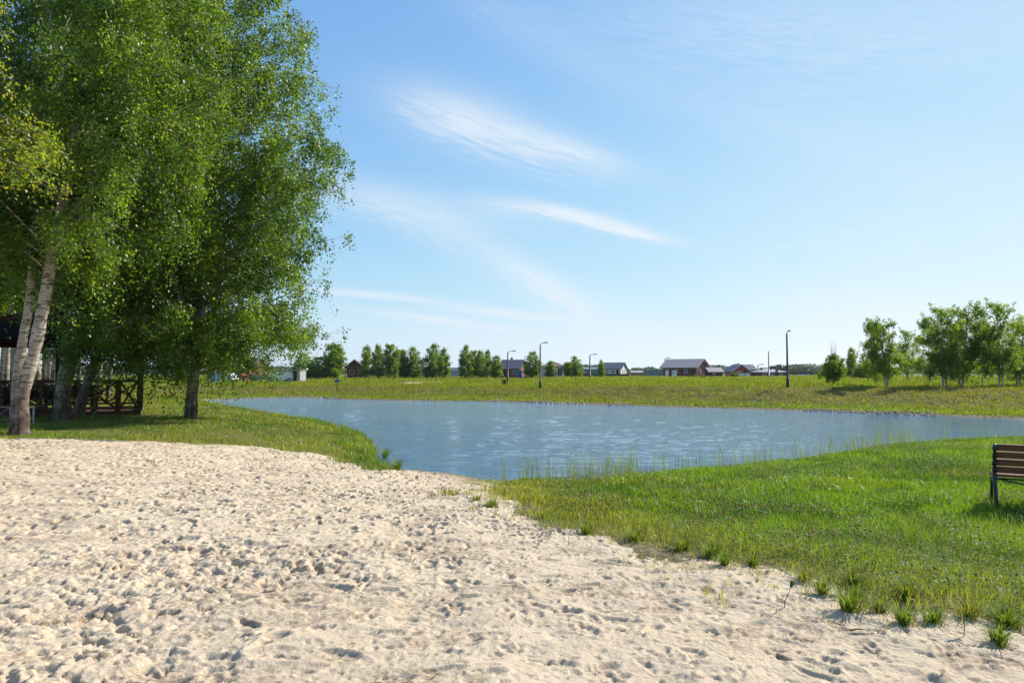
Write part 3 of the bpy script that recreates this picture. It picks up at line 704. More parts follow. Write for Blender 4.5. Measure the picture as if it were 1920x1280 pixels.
def tree(name, label, cat, loc, trunks, profile, nlimb, nleaf, leaf, seed, mats=('bark', 'leaf'), group=None, hang=.8, spread=.42, limb_r=.035, centre=None,
         trunk_sides=12, dry=.06, az_keep=None, vis_limbs=True, rise=.55, strandn=24):
    """trunks: list of (points, radii); profile: [(height, radius)] of the crown about the centre line"""
    rg = np.random.default_rng(seed); t = thing(name, loc, 0, label, cat, group)
    for pts, rad in trunks: 
        P = np.array(pts); k = np.linspace(0, 1, max(10, len(P) * 5)); Q = polyline(P, k)
        if len(P) > 2:                                 # light smoothing of the stem
            for _ in range(3): Q[1:-1] = (Q[:-2] + 2 * Q[1:-1] + Q[2:]) / 4
        rr_ = np.interp(k, np.linspace(0, 1, len(rad)), rad) * (1 + .05 * rg.normal(0, 1, len(k)))
        MB().tube(Q, list(rr_), trunk_sides).build('trunk', MAT[mats[0]], t, True)
    main = np.array(trunks[0][0], float)
    hs = np.array([p[0] for p in profile]); rs = np.array([p[1] for p in profile]); top = hs.max()
    tm = main[:, 2]
    def axis(z):
        z = np.atleast_1d(z); return np.stack([np.interp(z, tm, main[:, 0]), np.interp(z, tm, main[:, 1]), z], -1)
    anchors, br = [], MB()
    wgt = np.interp(np.linspace(hs.min(), top, 80), hs, rs) ** 1.3 + .15; wgt /= wgt.sum()
    zz = np.sort(rg.choice(np.linspace(hs.min(), top, 80), nlimb, p=wgt) + rg.uniform(-.1, .1, nlimb))
    for i, zt in enumerate(zz):
        a = i * 2.39996 + rg.normal(0, .35)
        if az_keep is not None and not az_keep(a, zt, rg.random()): continue
        Rr = np.interp(zt, hs, rs) * rg.uniform(.62, 1.06) ** 1.0
        z0 = max(hs.min() * .9 + .3, zt - Rr * rise * rg.uniform(.6, 1.4)) if zt > hs.min() + 1.5 else zt + Rr * .15
        z0 = min(z0, tm.max() * .97)
        A = axis(z0)[0]; C_ = axis(zt)[0]; B = np.array([C_[0] + math.cos(a) * Rr, C_[1] + math.sin(a) * Rr, zt])
        mid = A * .5 + B * .5 + np.array([0, 0, Rr * .16]); L = np.linalg.norm(B - A) + 1e-6
        k = np.linspace(0, 1, 7)[:, None]; path = A * (1 - k) ** 2 + 2 * mid * k * (1 - k) + B * k ** 2
        path[1:-1] += rg.normal(0, .03 * L ** .5, (5, 3))
        if vis_limbs:
            r0 = limb_r * (.4 + L / 5) * max(.35, 1 - z0 / (top * 1.25)); br.tube(path, list(np.linspace(r0, .004, 7)), 5)
        ns = max(3, int(5 + L * 3.2))
        for q in range(ns):
            s = rg.uniform(.12, 1) ** .75; p = polyline(path, np.array([s]))[0]
            dv = rg.normal(0, 1, 3); dv[2] = dv[2] * .5 + .1; dv[:2] += np.array([math.cos(a), math.sin(a)]) * .9; dv /= np.linalg.norm(dv)
            l = rg.uniform(.3, 1.0) * spread * (1.0 + L * .25); e = p + dv * l
            if vis_limbs and l > .5: br.tube([p, (p + e) / 2 + np.array([0, 0, .06]), e], [.008, .006, .003], 3)
            for w in range(3): anchors.append(p + (e - p) * rg.uniform(.2, 1.0))
    if vis_limbs: br.tube([axis(z_)[0] for z_ in np.linspace(hs.min() * .5, tm.max() * .95, 8)], .006, 4)
    if vis_limbs: br.build('branches', MAT['bark_dark' if mats[0] != 'bark' else 'bark'], t, True)
    A = np.array(anchors); ns = max(1, nleaf // strandn)
    idx = rg.integers(0, len(A), ns); st = A[idx] + rg.normal(0, spread * .34, (ns, 3)) * np.array([1, 1, .8])
    dl = rg.exponential(hang * .45, ns).clip(.08, hang * 1.7)
    dirn = np.stack([rg.normal(0, .22, ns), rg.normal(0, .22, ns), -np.ones(ns)], -1)
    tt = rg.random((ns, strandn)); P = st[:, None] + dirn[:, None] * (dl[:, None] * tt)[..., None] + rg.normal(0, .055 + leaf * .35, (ns, strandn, 3))
    P = P.reshape(-1, 3); P = P[P[:, 2] > .12]
    c = axis(P[:, 2]); o = P - c; o[:, 2] *= .3; o /= np.linalg.norm(o, axis=1)[:, None] + 1e-6
    leaf_mesh(P, leaf, seed + 1, t, MAT[mats[1]], 'crown', dry, o)
    return t

# near birches -----------------------------------------------------------
def rel(px, py, d, base):                              # a point of a stem relative to its base
    x, y = (px - 960) / F * d, d; return (x - base[0], y - base[1], CAM_H + (699 - py) / F * d - base[2])
bA = ghit(37, 817); dA = bA[1]
stemA = [(0, 0, -.15)] + [rel(px, py, dA + dd, bA) for px, py, dd in ((40, 750, 0), (60, 679, 0), (71, 620, 0), (80, 560, .05), (97, 450, .1), (118, 330, .1), (133, 230, .1), (150, 130, .2), (170, 20, .3), (188, -120, .5), (200, -300, .6), (205, -480, .6))]
stemA2 = [(-.10, .35, -.1)] + [rel(px, py, dA + .5, bA) for px, py in ((30, 750), (35, 690), (43, 626), (51, 580), (56, 480), (56, 380), (70, 200), (60, 0), (50, -250))]
tree('birch_tree', 'nearest white birch with twin stems and rough brown foot at the sand edge', 'birch tree', bA,
     [(stemA, [.26, .17, .145, .14, .135, .13, .12, .11, .10, .09, .06, .015]), (stemA2, [.15, .12, .11, .105, .10, .10, .09, .08, .05, .02])],
     [(4.3, 1.5), (5.4, 3.0), (7.2, 3.7), (9, 3.9), (12, 3.5), (15, 2.2), (17.5, .4)], 170, 240000, .070, 21, hang=1.3, az_keep=lambda a, z, r: not (math.sin(a) < -.45 and abs(math.cos(a)) < .6 and r < .7))
bB = ghit(114, 787); dB = bB[1]
stemB = [(0, 0, -.15)] + [rel(px, py, dB, bB) for px, py in ((117, 740), (128, 660), (136, 590), (142, 480), (150, 350), (165, 150), (175, -50), (180, -220))]
stemB2 = [(.1, .25, -.1)] + [rel(px, py, dB + .3, bB) for px, py in ((124, 740), (136, 690), (150, 600), (180, 420), (205, 200), (220, 0))]
tree('birch_tree', 'white birch with two touching stems between the nearest birch and leaning brown one', 'birch tree', bB,
     [(stemB, [.27, .20, .18, .16, .14, .12, .09, .05, .02]), (stemB2, [.16, .14, .12, .11, .09, .06, .02])],
     [(5.2, 1.6), (6.0, 2.9), (7.0, 3.6), (9, 4.0), (12, 3.6), (15, 2.2), (17.0, .4)], 120, 170000, .074, 31, hang=1.3)
bC = ghit(146, 783); dC = bC[1]
stemC = [(0, 0, -.15)] + [rel(px, py, dC, bC) for px, py in ((155, 750), (170, 705), (192, 640), (215, 560), (240, 440), (262, 300), (280, 140), (295, -20), (300, -190))]
tree('birch_tree', 'brown barked birch leaning right in front of the pavilion railing', 'birch tree', bC,
     [(stemC, [.20, .17, .16, .15, .14, .12, .10, .08, .05, .02])],
     [(1.5, 1.4), (2.2, 2.7), (3.6, 3.1), (6.5, 3.3), (9.5, 3.2), (12.5, 2.9), (15, 2.0), (17.3, .4)], 150, 220000, .074, 41, hang=1.4, az_keep=lambda a, z, r: z > 4.6 or math.cos(a) > -.05)
bD = ghit(358, 785); dD = bD[1]
stemD = [(0, 0, -.15)] + [rel(px, py, dD, bD) for px, py in ((361, 740), (368, 670), (376, 600), (384, 500), (392, 380), (398, 240), (403, 100), (406, -60), (408, -230))]
tree('birch_tree', 'large full birch with dark trunk standing alone right of the pavilion', 'birch tree', bD,
     [(stemD, [.24, .20, .175, .165, .15, .13, .11, .08, .05, .02])],
     [(1.6, 2.8), (2.3, 4.1), (3.6, 4.7), (4.6, 4.1), (5.4, 4.4), (6.6, 4.8), (7.6, 5.0), (9, 4.9), (10.8, 4.5), (12.6, 4.0), (14.4, 3.5), (16.5, 2.4), (18.6, .4)], 215, 330000, .080, 51, hang=1.2)
# near birch whose boughs reach in at the left border
bE = (-11.2, 12.4, hz(-11.2, 12.4))
tree('birch_tree', 'yellower birch bough hanging in at the left border high above the sand', 'birch tree', bE,
     [([(0, 0, -.1), (.1, 0, 3), (.15, .1, 6), (.2, 0, 9), (.3, 0, 12)], [.2, .16, .13, .09, .02])],
     [(5.2, .8), (5.6, 2.2), (6.2, 2.35), (6.7, 1.2), (9, 1.2), (12.3, .3)], 50, 38000, .060, 61, hang=.7, dry=.5)

# grove of thin white stems behind the pavilion
gp = None
GR = [(4, 40), (13, 35), (22, 44), (30, 38), (66, 41), (76, 36), (84, 46), (93, 38), (99, 33), (106, 44), (-12, 37), (-24, 42), (112, 50), (-40, 33), (205, 47), (186, 39), (48, 47), (152, 44), (-60, 40)]
GWORDS = ['first from the left border', 'second from the left border', 'third from the left border', 'fourth from the left border', 'just right of the twin stemmed birch', 'second right of the twin stemmed birch',
          'third right of the twin stemmed birch', 'fourth right of the twin stemmed birch', 'with the thickest stem under the roof edge', 'leaning slightly under the roof edge', 'partly cut by the left border', 'outside the left border', 'farthest under the roof edge',
          'left of everything in view', 'seen low through the railing centre', 'seen behind the leaning brown birch', 'seen between the twin stems', 'seen behind the two touching stems', 'far outside the left border']
for i, (px, d) in enumerate(GR):
    x, y, z = at(px, d)
    lab = 'slender white birch stem behind the pavilion, ' + GWORDS[i]
    if gp is None:
        gp = tree('birch_tree', lab, 'birch tree', (x, y, z), [([(0, 0, -.1), (.1, 0, 3), (.05, .1, 7), (.2, 0, 11), (.2, 0, 15)], [.17, .14, .12, .08, .02])],
                  [(5.2, 1.2), (6.5, 2.2), (9, 2.6), (12, 2.2), (15.5, .4)], 55, 22000, .14, 71, mats=('bark', 'leaf'), group='birch stems behind the pavilion', hang=1.1, limb_r=.025)
        continue
    c = copy_tree(gp); rr = random.Random(i); s = rr.uniform(.85, 1.15)
    c.location = (x, y, z); c.scale = (s, s, rr.uniform(.9, 1.1)); c.rotation_euler = (R(rr.uniform(-2.5, 2.5)), R(rr.uniform(-2.5, 2.5)), rr.uniform(0, 6.28)); c['label'] = lab
# dark wood closing the view behind the grove
# right hand birches ------------------------------------------------------
def grove_proto(seed, stems, prof, nleaf, nl=60, label='', leaf=.13):
    return tree('birch_tree', label, 'birch tree', (0, 0, 0), stems, prof, nl, nleaf, leaf, seed, mats=('bark_pale', 'leaf_far'), group='birches on the far bank at the right',
                hang=.75, spread=.5, limb_r=.03, trunk_sides=8, dry=.10)
# canonical height 8 m
st1 = [([(0, 0, -.2), (.03, 0, 2.5), (.1, 0, 5.2), (.05, 0, 6.8)], [.11, .085, .05, .012])]
st2 = [([(0, 0, -.2), (-.12, 0, 2.5), (-.4, 0, 5.0), (-.6, 0, 6.6)], [.10, .08, .05, .012]), ([(.12, 0, -.2), (.4, .1, 2.2), (.7, 0, 4.5), (.9, 0, 6.3)], [.09, .07, .04, .012])]
st3 = [([(0, 0, -.2), (.08, .1, 2.2), (.0, 0, 4.8), (.12, 0, 6.8)], [.09, .075, .045, .012]), ([(.32, 0, -.2), (.42, .1, 2.2), (.5, 0, 4.2)], [.08, .06, .02])]
pf1 = [(.7, 1.0), (1.8, 1.9), (3.2, 2.3), (4.8, 1.9), (6.2, 1.35), (7.4, .8), (8.1, .2)]
pf2 = [(.8, 1.1), (1.8, 1.7), (3.0, 1.9), (4.6, 1.6), (6.4, 1.1), (7.9, .3)]
pf3 = [(1.2, 1.1), (2.4, 1.6), (3.6, 1.9), (5.0, 1.7), (6.6, 1.3), (8.0, .35)]
RG = [(1661, 726, 580, 2, 'twin stemmed birch at the left end of the right grove, shadow on the bank', 1.0), (1641, 722, 598, 1, 'small birch left of the twin stemmed birch at the end of the right grove', .8), (1700, 716, 612, 3, 'sunlit low birch between the left end and the middle of the right grove', .85),
      (1744, 718, 590, 1, 'birch with thin dark stem under a ragged crown left of the white double stem', .95), (1768, 728, 566, 3, 'birch with white double stem in the middle of the right grove', 1.0), (1805, 726, 549, 2, 'tallest birch of the right grove with forked dark stem', 1.0),
      (1842, 718, 596, 1, 'low bright crowned birch just right of the tallest birch', .9), (1874, 727, 556, 3, 'white stemmed birch near the right border with high open crown', .95), (1912, 724, 580, 2, 'dark stemmed birch cut by the right border', 1.0),
      (1790, 712, 612, 1, 'small birch behind the white double stem in the right grove', .9), (1860, 712, 610, 2, 'small birch behind the bright crowned one near the right border', .9), (1960, 722, 560, 1, 'birch beyond the right border', 1.0), (2030, 728, 570, 3, 'second birch beyond the right border', 1.0)] + [(2100 + 75 * i, 722 + 3 * (i % 3), 560 + 9 * (i % 4), 1 + i % 3, w + ' birch beyond the right border', 1.1) for i, w in enumerate(('third added', 'fourth added', 'fifth added', 'sixth added', 'last added'))]  # birches past the border added unseen, for their reflections in the pond
PR = {1: grove_proto(81, st1, pf1, 12500, 44), 2: grove_proto(82, st2, pf2, 14500, 50), 3: grove_proto(83, st3, pf3, 12500, 44)}; usedp = set()
for i, (px, py, ytop, k, lab, sx) in enumerate(RG):
    x, y, z = ghit(px, py); h = CAM_H + (699 - ytop) / F * y - z; s = h / 7.95
    o = PR[k] if k not in usedp else copy_tree(PR[k]); usedp.add(k)
    o.location = (x, y, z); o.scale = (s * sx * 1.04, s * sx * 1.04, s * 1.03); o['label'] = lab; o.rotation_euler = (0, 0, 0 if k != 1 and i < 9 else random.Random(i).uniform(0, 6))
    if i in (5, 8): o.rotation_euler = (0, 0, 2.6)

# the shrub with bare top, the small tree behind it
x, y, z = ghit(1563, 721)
t = tree('shrub', 'round green shrub with bare grey twigs sticking out of its top', 'shrub', (x, y, z), [([(0, 0, -.1), (0, 0, 1), (.02, 0, 2.2)], [.07, .05, .02])],
     [(.4, .6), (.9, 1.15), (1.6, 1.05), (2.4, .5), (2.9, .15)], 60, 14000, .10, 91, mats=('bark_dark', 'leaf_far'), hang=.35, spread=.35)
g = MB(); rr = random.Random(3)
for k in range(9):
    a = rr.uniform(0, 6.28); l = rr.uniform(.2, .8); g.tube([(0, 0, 1.6), (l * .35 * math.cos(a), l * .3 * math.sin(a), 2.8), (l * .6 * math.cos(a), l * .5 * math.sin(a), 3.3 + rr.uniform(0, .9))], [.02, .014, .006], 4)
g.build('bare_twigs', MAT['twig'], t)

FT = 'young trees in front of the village'
def far_proto(seed, prof, n, leaf, st):
    return tree('young_tree', '', 'tree', (0, 0, 0), st, prof, 60, n, leaf, seed, mats=('bark_dark', 'leaf_far'), group=FT, hang=.8, spread=.55, limb_r=.05, trunk_sides=6, vis_limbs=False, dry=.05, strandn=6)
S0 = [([(0, 0, -.2), (0, 0, 4), (0, 0, 7.6)], [.16, .1, .02])]
FP = [far_proto(101, [(.6, 1.5), (1.5, 2.0), (3.5, 2.1), (5.5, 1.9), (7, 1.3), (8, .4)], 9000, .26, S0), far_proto(102, [(.5, 1.3), (2, 2.0), (4, 1.7), (5.6, 1.4), (7, 1.1), (8, .3)], 8000, .26, S0),
      far_proto(103, [(.8, 1.8), (2.2, 2.7), (4.5, 2.8), (6.4, 1.9), (7.6, 1.2), (8.1, .4)], 11000, .26, S0)]
FTL = [(597, 668, 52, 150, 2, 'broad tree partly behind the big birch crown'), (627, 639, 40, 150, 0, 'tall oval tree just right of the big birch crown'), (570, 660, 40, 155, 2, 'tree mostly covered by the big birch crown'),
       (687, 647, 24, 172, 1, 'narrow tree beside the brown framed house'), (709, 645, 24, 170, 1, 'second narrow tree right of the brown framed house'), (733, 640, 28, 165, 0, 'tallest dark tree of the left row'), (752, 651, 26, 172, 0, 'light green tree right of the tallest dark one'),
       (776, 649, 34, 172, 2, 'wide tree in front of the long reddish barn'), (812, 643, 38, 168, 2, 'wide sunlit tree at the right end of the left row'), (832, 652, 24, 172, 1, 'thin tree closing the left row'),
       (873, 646, 24, 170, 1, 'tallest pointed tree of the middle group'), (887, 653, 20, 172, 0, 'tree second from the left in the middle group'), (901, 656, 22, 168, 1, 'bright green tree in the centre of the middle group'), (914, 655, 17, 178, 1, 'high crowned tree behind the bright green one'),
       (930, 666, 24, 170, 1, 'low tree left of the slate roofed house'), (998, 658, 34, 168, 2, 'round tree between the slate roofed house and the brown roofed house'), (1033, 676, 20, 172, 1, 'small tree in front of the brown roofed house'),
       (1079, 667, 28, 174, 2, 'round tree at the right end of the brown roofed house'), (1064, 676, 18, 172, 0, 'lower tree against the right end of the brown roofed house'), (1127, 674, 13, 172, 1, 'small pointed tree left of the white gabled house'),
       (1597, 651, 20, 125, 1, 'slim tree behind the shrub with bare twigs'), (1622, 676, 44, 118, 2, 'low dark bush behind the left end of the right grove')]
usedp = set()
for i, (px, ytop, wpx, d, k, lab) in enumerate(FTL):
    x, y, z = at(px, d); h = CAM_H + (699 - ytop) / F * d - z; w = 1.25 * wpx / F * d; w0 = (4.6, 4.2, 6.0)[k]
    o = FP[k] if k not in usedp else copy_tree(FP[k]); usedp.add(k)
    o.location = (x, y, z); o.scale = (w / w0, w / w0, h / 8.2); o.rotation_euler = (0, 0, random.Random(i + 50).uniform(0, 6)); o['label'] = lab
# dark conifers and trees beyond the right roofs
DT = [(1449, 682, 22), (1461, 679, 22), (1474, 682, 16), (1488, 686, 10), (1498, 686, 10), (1510, 685, 14), (1524, 689, 14), (1348, 680, 16), (1536, 692, 14)]
DP = tree('tree', '', 'tree', (0, 0, 0), [([(0, 0, -.2), (0, 0, 4), (0, 0, 7.6)], [.2, .1, .02])], [(.3, 1.8), (2, 2.4), (4.5, 2.2), (6.5, 1.3), (8, .2)], 26, 2600, .5, 120, mats=('bark_dark', 'leaf_pine'), group='dark trees beyond the roofs', hang=.6, spread=.7, trunk_sides=6, vis_limbs=False, strandn=4)
DL = ['leftmost dark tree behind the pale hipped roof', 'highest dark tree behind the pale hipped roof', 'dark tree at the right end of the pale hipped roof', 'first small dark tree right of the tall lamp', 'second small dark tree right of the tall lamp', 'third dark tree right of the tall lamp', 'broad dark tree left of the bare twig shrub', 'dark tree behind the right gable of the long brown house', 'lowest dark tree beside the bare twig shrub']
for i, (px, ytop, wpx) in enumerate(DT):
    d = 330; x, y, z = at(px, d); h = CAM_H + (699 - ytop) / F * d - z; w = wpx / F * d
    o = DP if i == 0 else copy_tree(DP); o.location = (x, y, z); o.scale = (w / 5, w / 5, h / 8.2); o['label'] = DL[i]
# far wood on the horizon: one mass
def far_wood():
    rg = np.random.default_rng(8); n = 90000; x = rg.uniform(-900, 900, n); y = 820 + 60 * rg.random(n) + fbm(x / 200, x * 0, 4, 2) * 60
    top = 7.5 + 6 * fbm(x / 38, x * 0, 2, 4) + 4 * fbm(x / 7, x * 0, 3, 2); top = np.clip(top, 2, 20); z = top * rg.random(n) ** .7
    nr = rg.normal(0, 1, (n, 3)); nr[:, 1] -= 1; P = np.stack([x, y, z], -1)
    o = leaf_mesh(P, 2.3, 9, None, MAT['leaf_pine'], 'far_wood', .02, nr / np.linalg.norm(nr, axis=1)[:, None]); tag(o, 'low dark wood along the horizon', 'wood', None, 'stuff')
far_wood()

# ------------------------------------------------------------------ pavilion among the birches
def pavilion():
    yaw = R(28); c_, s_ = math.cos(yaw), math.sin(yaw); W, D = 3.1, 2.35
    cx, cy = -14.25 - (W * c_ + D * s_), 26.2 - (W * s_ - D * c_); zf = hz(-14.5, 26) + .20
    t = thing('pavilion', (cx, cy, zf), yaw, 'dark brown timber picnic pavilion with pyramid roof and crossed railings among the birches', 'pavilion')
    H = 2.5
    g = MB(); nb = 16
    for k in range(nb): g.box(0, -D + (k + .5) * 2 * D / nb, -.03, 2 * W, 2 * D / nb - .012, .04)
    g.box(0, -D - .02, -.08, 2 * W + .1, .05, .16); g.box(0, D + .02, -.08, 2 * W + .1, .05, .16); g.box(W + .02, 0, -.08, .05, 2 * D, .16); g.box(-W - .02, 0, -.08, .05, 2 * D, .16)
    g.build('floor_deck', MAT['wood_post'], t)
    for sx in (-1, -.35, .35, 1):
        MB().box(sx * W, -D - .02, -.26, .34, .34, .2, 0, .02).build('foundation_block', MAT['concrete'], t)
        MB().box(sx * W, D - .02, -.26, .34, .34, .2, 0, .02).build('foundation_block', MAT['concrete'], t)
    posts = [(-W, -D), (-.42 * W, -D), (W - .72, -D), (W, -D), (-W, D), (0, D), (W, D), (W, 0)]
    for px, py in posts: 
        full = (px, py) != (W - .72, -D) and (px, py) != (-.42 * W, -D)
        MB().box(px, py, (H if full else 1.16) / 2, .19, .19, H if full else 1.16, 0, .012).build('post', MAT['wood_post'], t)
    for px, py in ((-W, -D), (W, -D), (-W, D), (W, D)):
        g = MB()
        for sx, sy in ((1, 0), (0, 1)):
            e = (px - math.copysign(.6, px) * sx, py - math.copysign(.6, py) * sy, H - .05); g.beam((px, py, H - .65), e, .08, .08)
        g.build('brace', MAT['wood_post'], t)
    g = MB(); 
    for y in (-D, D): g.box(0, y, H + .06, 2 * W + .3, .14, .14)
    for x in (-W, W): g.box(x, 0, H + .062, .14, 2 * D - .15, .13)
    g.build('eave_beam', MAT['wood_dark'], t)
    def panel(a, b, crossed=True):
        a, b = Vector((*a, 0)), Vector((*b, 0)); g = MB(); L = (b - a).length; n = max(1, round(L / 1.15))
        g.beam(a + Vector((0, 0, 1.12)), b + Vector((0, 0, 1.12)), .10, .06); g.beam(a + Vector((0, 0, .12)), b + Vector((0, 0, .12)), .06, .08)
        for k in range(n):
            p, q = a.lerp(b, k / n), a.lerp(b, (k + 1) / n)
            g.beam(p + Vector((0, 0, .15)), q + Vector((0, 0, 1.08)), .05, .075); 
            off = (b - a).cross(Vector((0, 0, 1))).normalized() * .052
            g.beam(q + Vector((0, 0, .15)) + off, p + Vector((0, 0, 1.08)) + off, .05, .075)
            if k: g.box(p.x, p.y, .62, .08, .08, .94)
        g.build('railing', MAT['wood_post'], t)
    panel((-W + .1, -D), (-.42 * W - .1, -D)); panel((-.42 * W + .1, -D), (W - .82, -D)); panel((W - .62, -D), (W - .1, -D)); panel((W, -D + .1), (W, D - .1)); panel((-W, -D + .1), (-W, D - .1)); panel((-W + .1, D), (W - .1, D))
    o = .62; g = MB(); ap = (0, 0, H + 1.35); eh = H + .0
    C4 = [(-W - o, -D - o, eh), (W + o, -D - o, eh), (W + o, D + o, eh), (-W - o, D + o, eh)]; C5 = [(x, y, z + .14) for x, y, z in C4]; ap2 = (0, 0, H + 1.5)
    g.add(C4 + C5 + [ap, ap2], [(0, 1, 5, 4), (1, 2, 6, 5), (2, 3, 7, 6), (3, 0, 4, 7), (4, 5, 9), (5, 6, 9), (6, 7, 9), (7, 4, 9), (1, 0, 8), (2, 1, 8), (3, 2, 8), (0, 3, 8)])
    rf = g.build('roof', MAT['roof_dark'], t)
    g = MB()
    for c in C5: g.beam((c[0], c[1], c[2] + .02), (0, 0, H + 1.53), .16, .05)
    g.build('ridge_cap', MAT['roof_dark'], rf)
    # picnic table and benches stand inside, each a thing
    tb = thing('picnic_table', (cx, cy, zf), yaw, 'long dark wooden table inside the pavilion', 'table')
    g = MB()
    for k in range(5): g.box(0, -.36 + k * .18, .75, 3.6, .165, .045)
    g.build('tabletop', MAT['wood_dark'], tb)
    for s in (-1.4, 1.4): MB().beam((s, -.32, .0), (s, .32, .72), .08, .09).beam((s + .085, .32, .0), (s + .085, -.32, .72), .08, .09).build('leg', MAT['wood_dark'], tb)
    for sy, w in ((-1, 'in front of'), (1, 'behind')):
        b = thing('wooden_bench', (cx - s_ * sy * 1.15, cy + c_ * sy * 1.15, zf), yaw + (0 if sy > 0 else math.pi), 'dark wooden bench with slatted back %s the table inside the pavilion' % w, 'bench', 'benches inside the pavilion')
        g = MB()
        for k in range(3): g.box(0, -.18 + k * .16, .45, 3.4, .14, .04)
        g.build('seat', MAT['wood_dark'], b)
        g = MB()
        for k in range(3): g.box(0, .27, .58 + k * .15, 3.4, .03, .11)
        g.build('backrest', MAT['wood_dark'], b)
        for s in (-1.5, 0, 1.5): MB().box(s, .24, .45, .07, .06, .9).box(s, -.15, .215, .07, .07, .43).build('leg', MAT['wood_dark'], b)
pavilion()

# low steel frame beside the nearest birch
def steel_frame():
    a = ghit(-60, 805); b = ghit(62, 797)
    t = thing('metal_rail', a, math.atan2(b[1] - a[1], b[0] - a[0]), 'low grey metal rail with crossed bars standing behind the nearest birch', 'railing')
    L = math.hypot(b[0] - a[0], b[1] - a[1]); H = .58
    for x in (0, L * .62, L): MB().box(x, 0, H / 2, .035, .035, H).build('post', MAT['steel'], t)
    MB().tube([(0, 0, H), (L, 0, H)], .018, 8).tube([(0, 0, .2), (L * .62, 0, .2)], .013, 6).build('rail', MAT['steel'], t)
    g = MB()
    for k in range(2): 
        x = k * L * .31; g.tube([(x, 0, .2), (x + L * .31, 0, H)], .009, 6).tube([(x + L * .31, .02, .2), (x, .02, H)], .009, 6)
    g.build('cross_bar', MAT['steel'], t)
steel_frame()
# thin edging board between lawn and sand
g = MB(); n = 14; x_a, x_b = -12.0, -9.2; ye = 16.62
P = [(x_a + (x_b - x_a) * k / n, ye + .03 * math.sin(k * 1.3)) for k in range(n + 1)]
for p, q in zip(P[:-1], P[1:]): g.beam((*p, hz(*p) + .01), (*q, hz(*q) + .01), .03, .05)
tag(g.build('edging_board', MAT['bark_pale']), 'thin pale edging board between the left lawn and the sand', 'edging')

# ------------------------------------------------------------------ park bench at the right
def bench():
    x, y, z = ghit(1857, 956); yaw = R(-30); L = 1.6
    fx, fy = x, y
    t = thing('park_bench', (fx + math.cos(yaw) * L / 2 - math.sin(yaw) * .34, fy + math.sin(yaw) * L / 2 + math.cos(yaw) * .34, z), yaw, 'park bench with brown slats and black cast iron frame seen from behind on the lawn', 'bench')
    for s in (-1, 1):
        X_ = s * (L / 2 - .03); g = MB()
        g.tube([(X_, -.36, .0), (X_, -.29, .10), (X_, -.22, .28), (X_, -.18, .44), (X_, -.20, .58), (X_, -.25, .72), (X_, -.31, .86)], [.026, .022, .021, .024, .021, .019, .017], 8)
        g.tube([(X_, -.32, .05), (X_, -.24, .20), (X_, -.12, .33), (X_, .02, .375), (X_, .16, .33), (X_, .26, .18), (X_, .31, .0)], [.016, .017, .017, .017, .017, .018, .022], 8)
        g.tube([(X_, -.19, .40), (X_, .0, .385), (X_, .24, .41), (X_, .29, .39)], .019, 8)
        g.tube([(X_, -.19, .50), (X_, -.13, .47), (X_, -.10, .43)], .012, 6)
        for zz, yy in ((.51, -.195), (.60, -.215), (.70, -.245), (.80, -.285)): g.box(X_, yy, zz, .05, .035, .05)
        g.build('side_frame', MAT['iron'], t, True)
    t.scale = (.95, .95, .92)
    g = MB(); g.tube([(-L / 2, .1, .36), (L / 2, .1, .36)], .011, 6).tube([(-L / 2 + .03, -.2, .40), (0, .02, .22), (L / 2 - .03, -.2, .40)], .011, 6); g.build('brace', MAT['iron'], t, True)
    for k, (yy, zz) in enumerate(((-.262, .815), (-.232, .715), (-.206, .615), (-.190, .515))):
        MB().beam((-L / 2 + .02, yy + .025, zz), (L / 2 - .02, yy + .025, zz), .030, .088, (0, -.25, 1)).build('back_slat', MAT['slat'], t)
    for k in range(5):
        yy = -.12 + k * .092; MB().beam((-L / 2 + .02, yy, .425 + .006 * abs(k - 2)), (L / 2 - .02, yy, .425 + .006 * abs(k - 2)), .078, .034).build('seat_slat', MAT['slat'], t)
bench()

# ------------------------------------------------------------------ street lamps
def lamp(px, ybase, ytop, arm, d=None, pale=False, label='', az=0.0):
    p = ghit(px, ybase) if d is None else at(px, d); x, y, z = p
    h = CAM_H + (699 - ytop) / F * y - z; w = arm / F * y
    m = MAT['lamp_pale' if pale else 'lamp_metal']; s = max(1.0, y / 75)
    t = thing('street_lamp', p, az, label, 'street lamp', 'street lamps around the field')
    MB().tube([(0, 0, -.2), (0, 0, .6), (0, 0, .62), (0, 0, h - .35), (0, 0, h - .2)], [.105 * s, .105 * s, .08 * s, .055 * s, .05 * s], 10).build('pole', m, t, True)
    MB().tube([(0, 0, h - .30), (w * .12, 0, h - .12), (w * .45, 0, h - .02), (w * .72, 0, h)], .028 * s, 8).build('arm', m, t, True)
    MB().beam((w * .62, 0, h + .0), (w * 1.08, 0, h + .0), .22 * s, .09 * s).build('lamp_head', m, t)
lamp(1477, 726, 620, 5.5, label='tallest nearest dark street lamp standing on the field edge at the right')
lamp(1013, 727.5, 642, 13, label='dark street lamp on the far bank behind the middle of the pond')
lamp(952, 712, 658, 14, label='street lamp in front of the slate roofed house', d=128)
lamp(1106, 707, 664, 12, label='street lamp left of the white gabled house', d=150)
lamp(1247, 704, 671, 9, label='small pale street lamp at the left end of the long brown house', d=215, pale=True)
lamp(1441, 704, 659, 1.5, label='street lamp in front of the pale hipped roof', d=180, pale=True)
lamp(1376, 703, 682, 9, label='tiny street lamp above the red house roof', d=265, pale=True)
lamp(1421, 703, 683, 9, label='tiny street lamp right of the red house', d=270, pale=True)

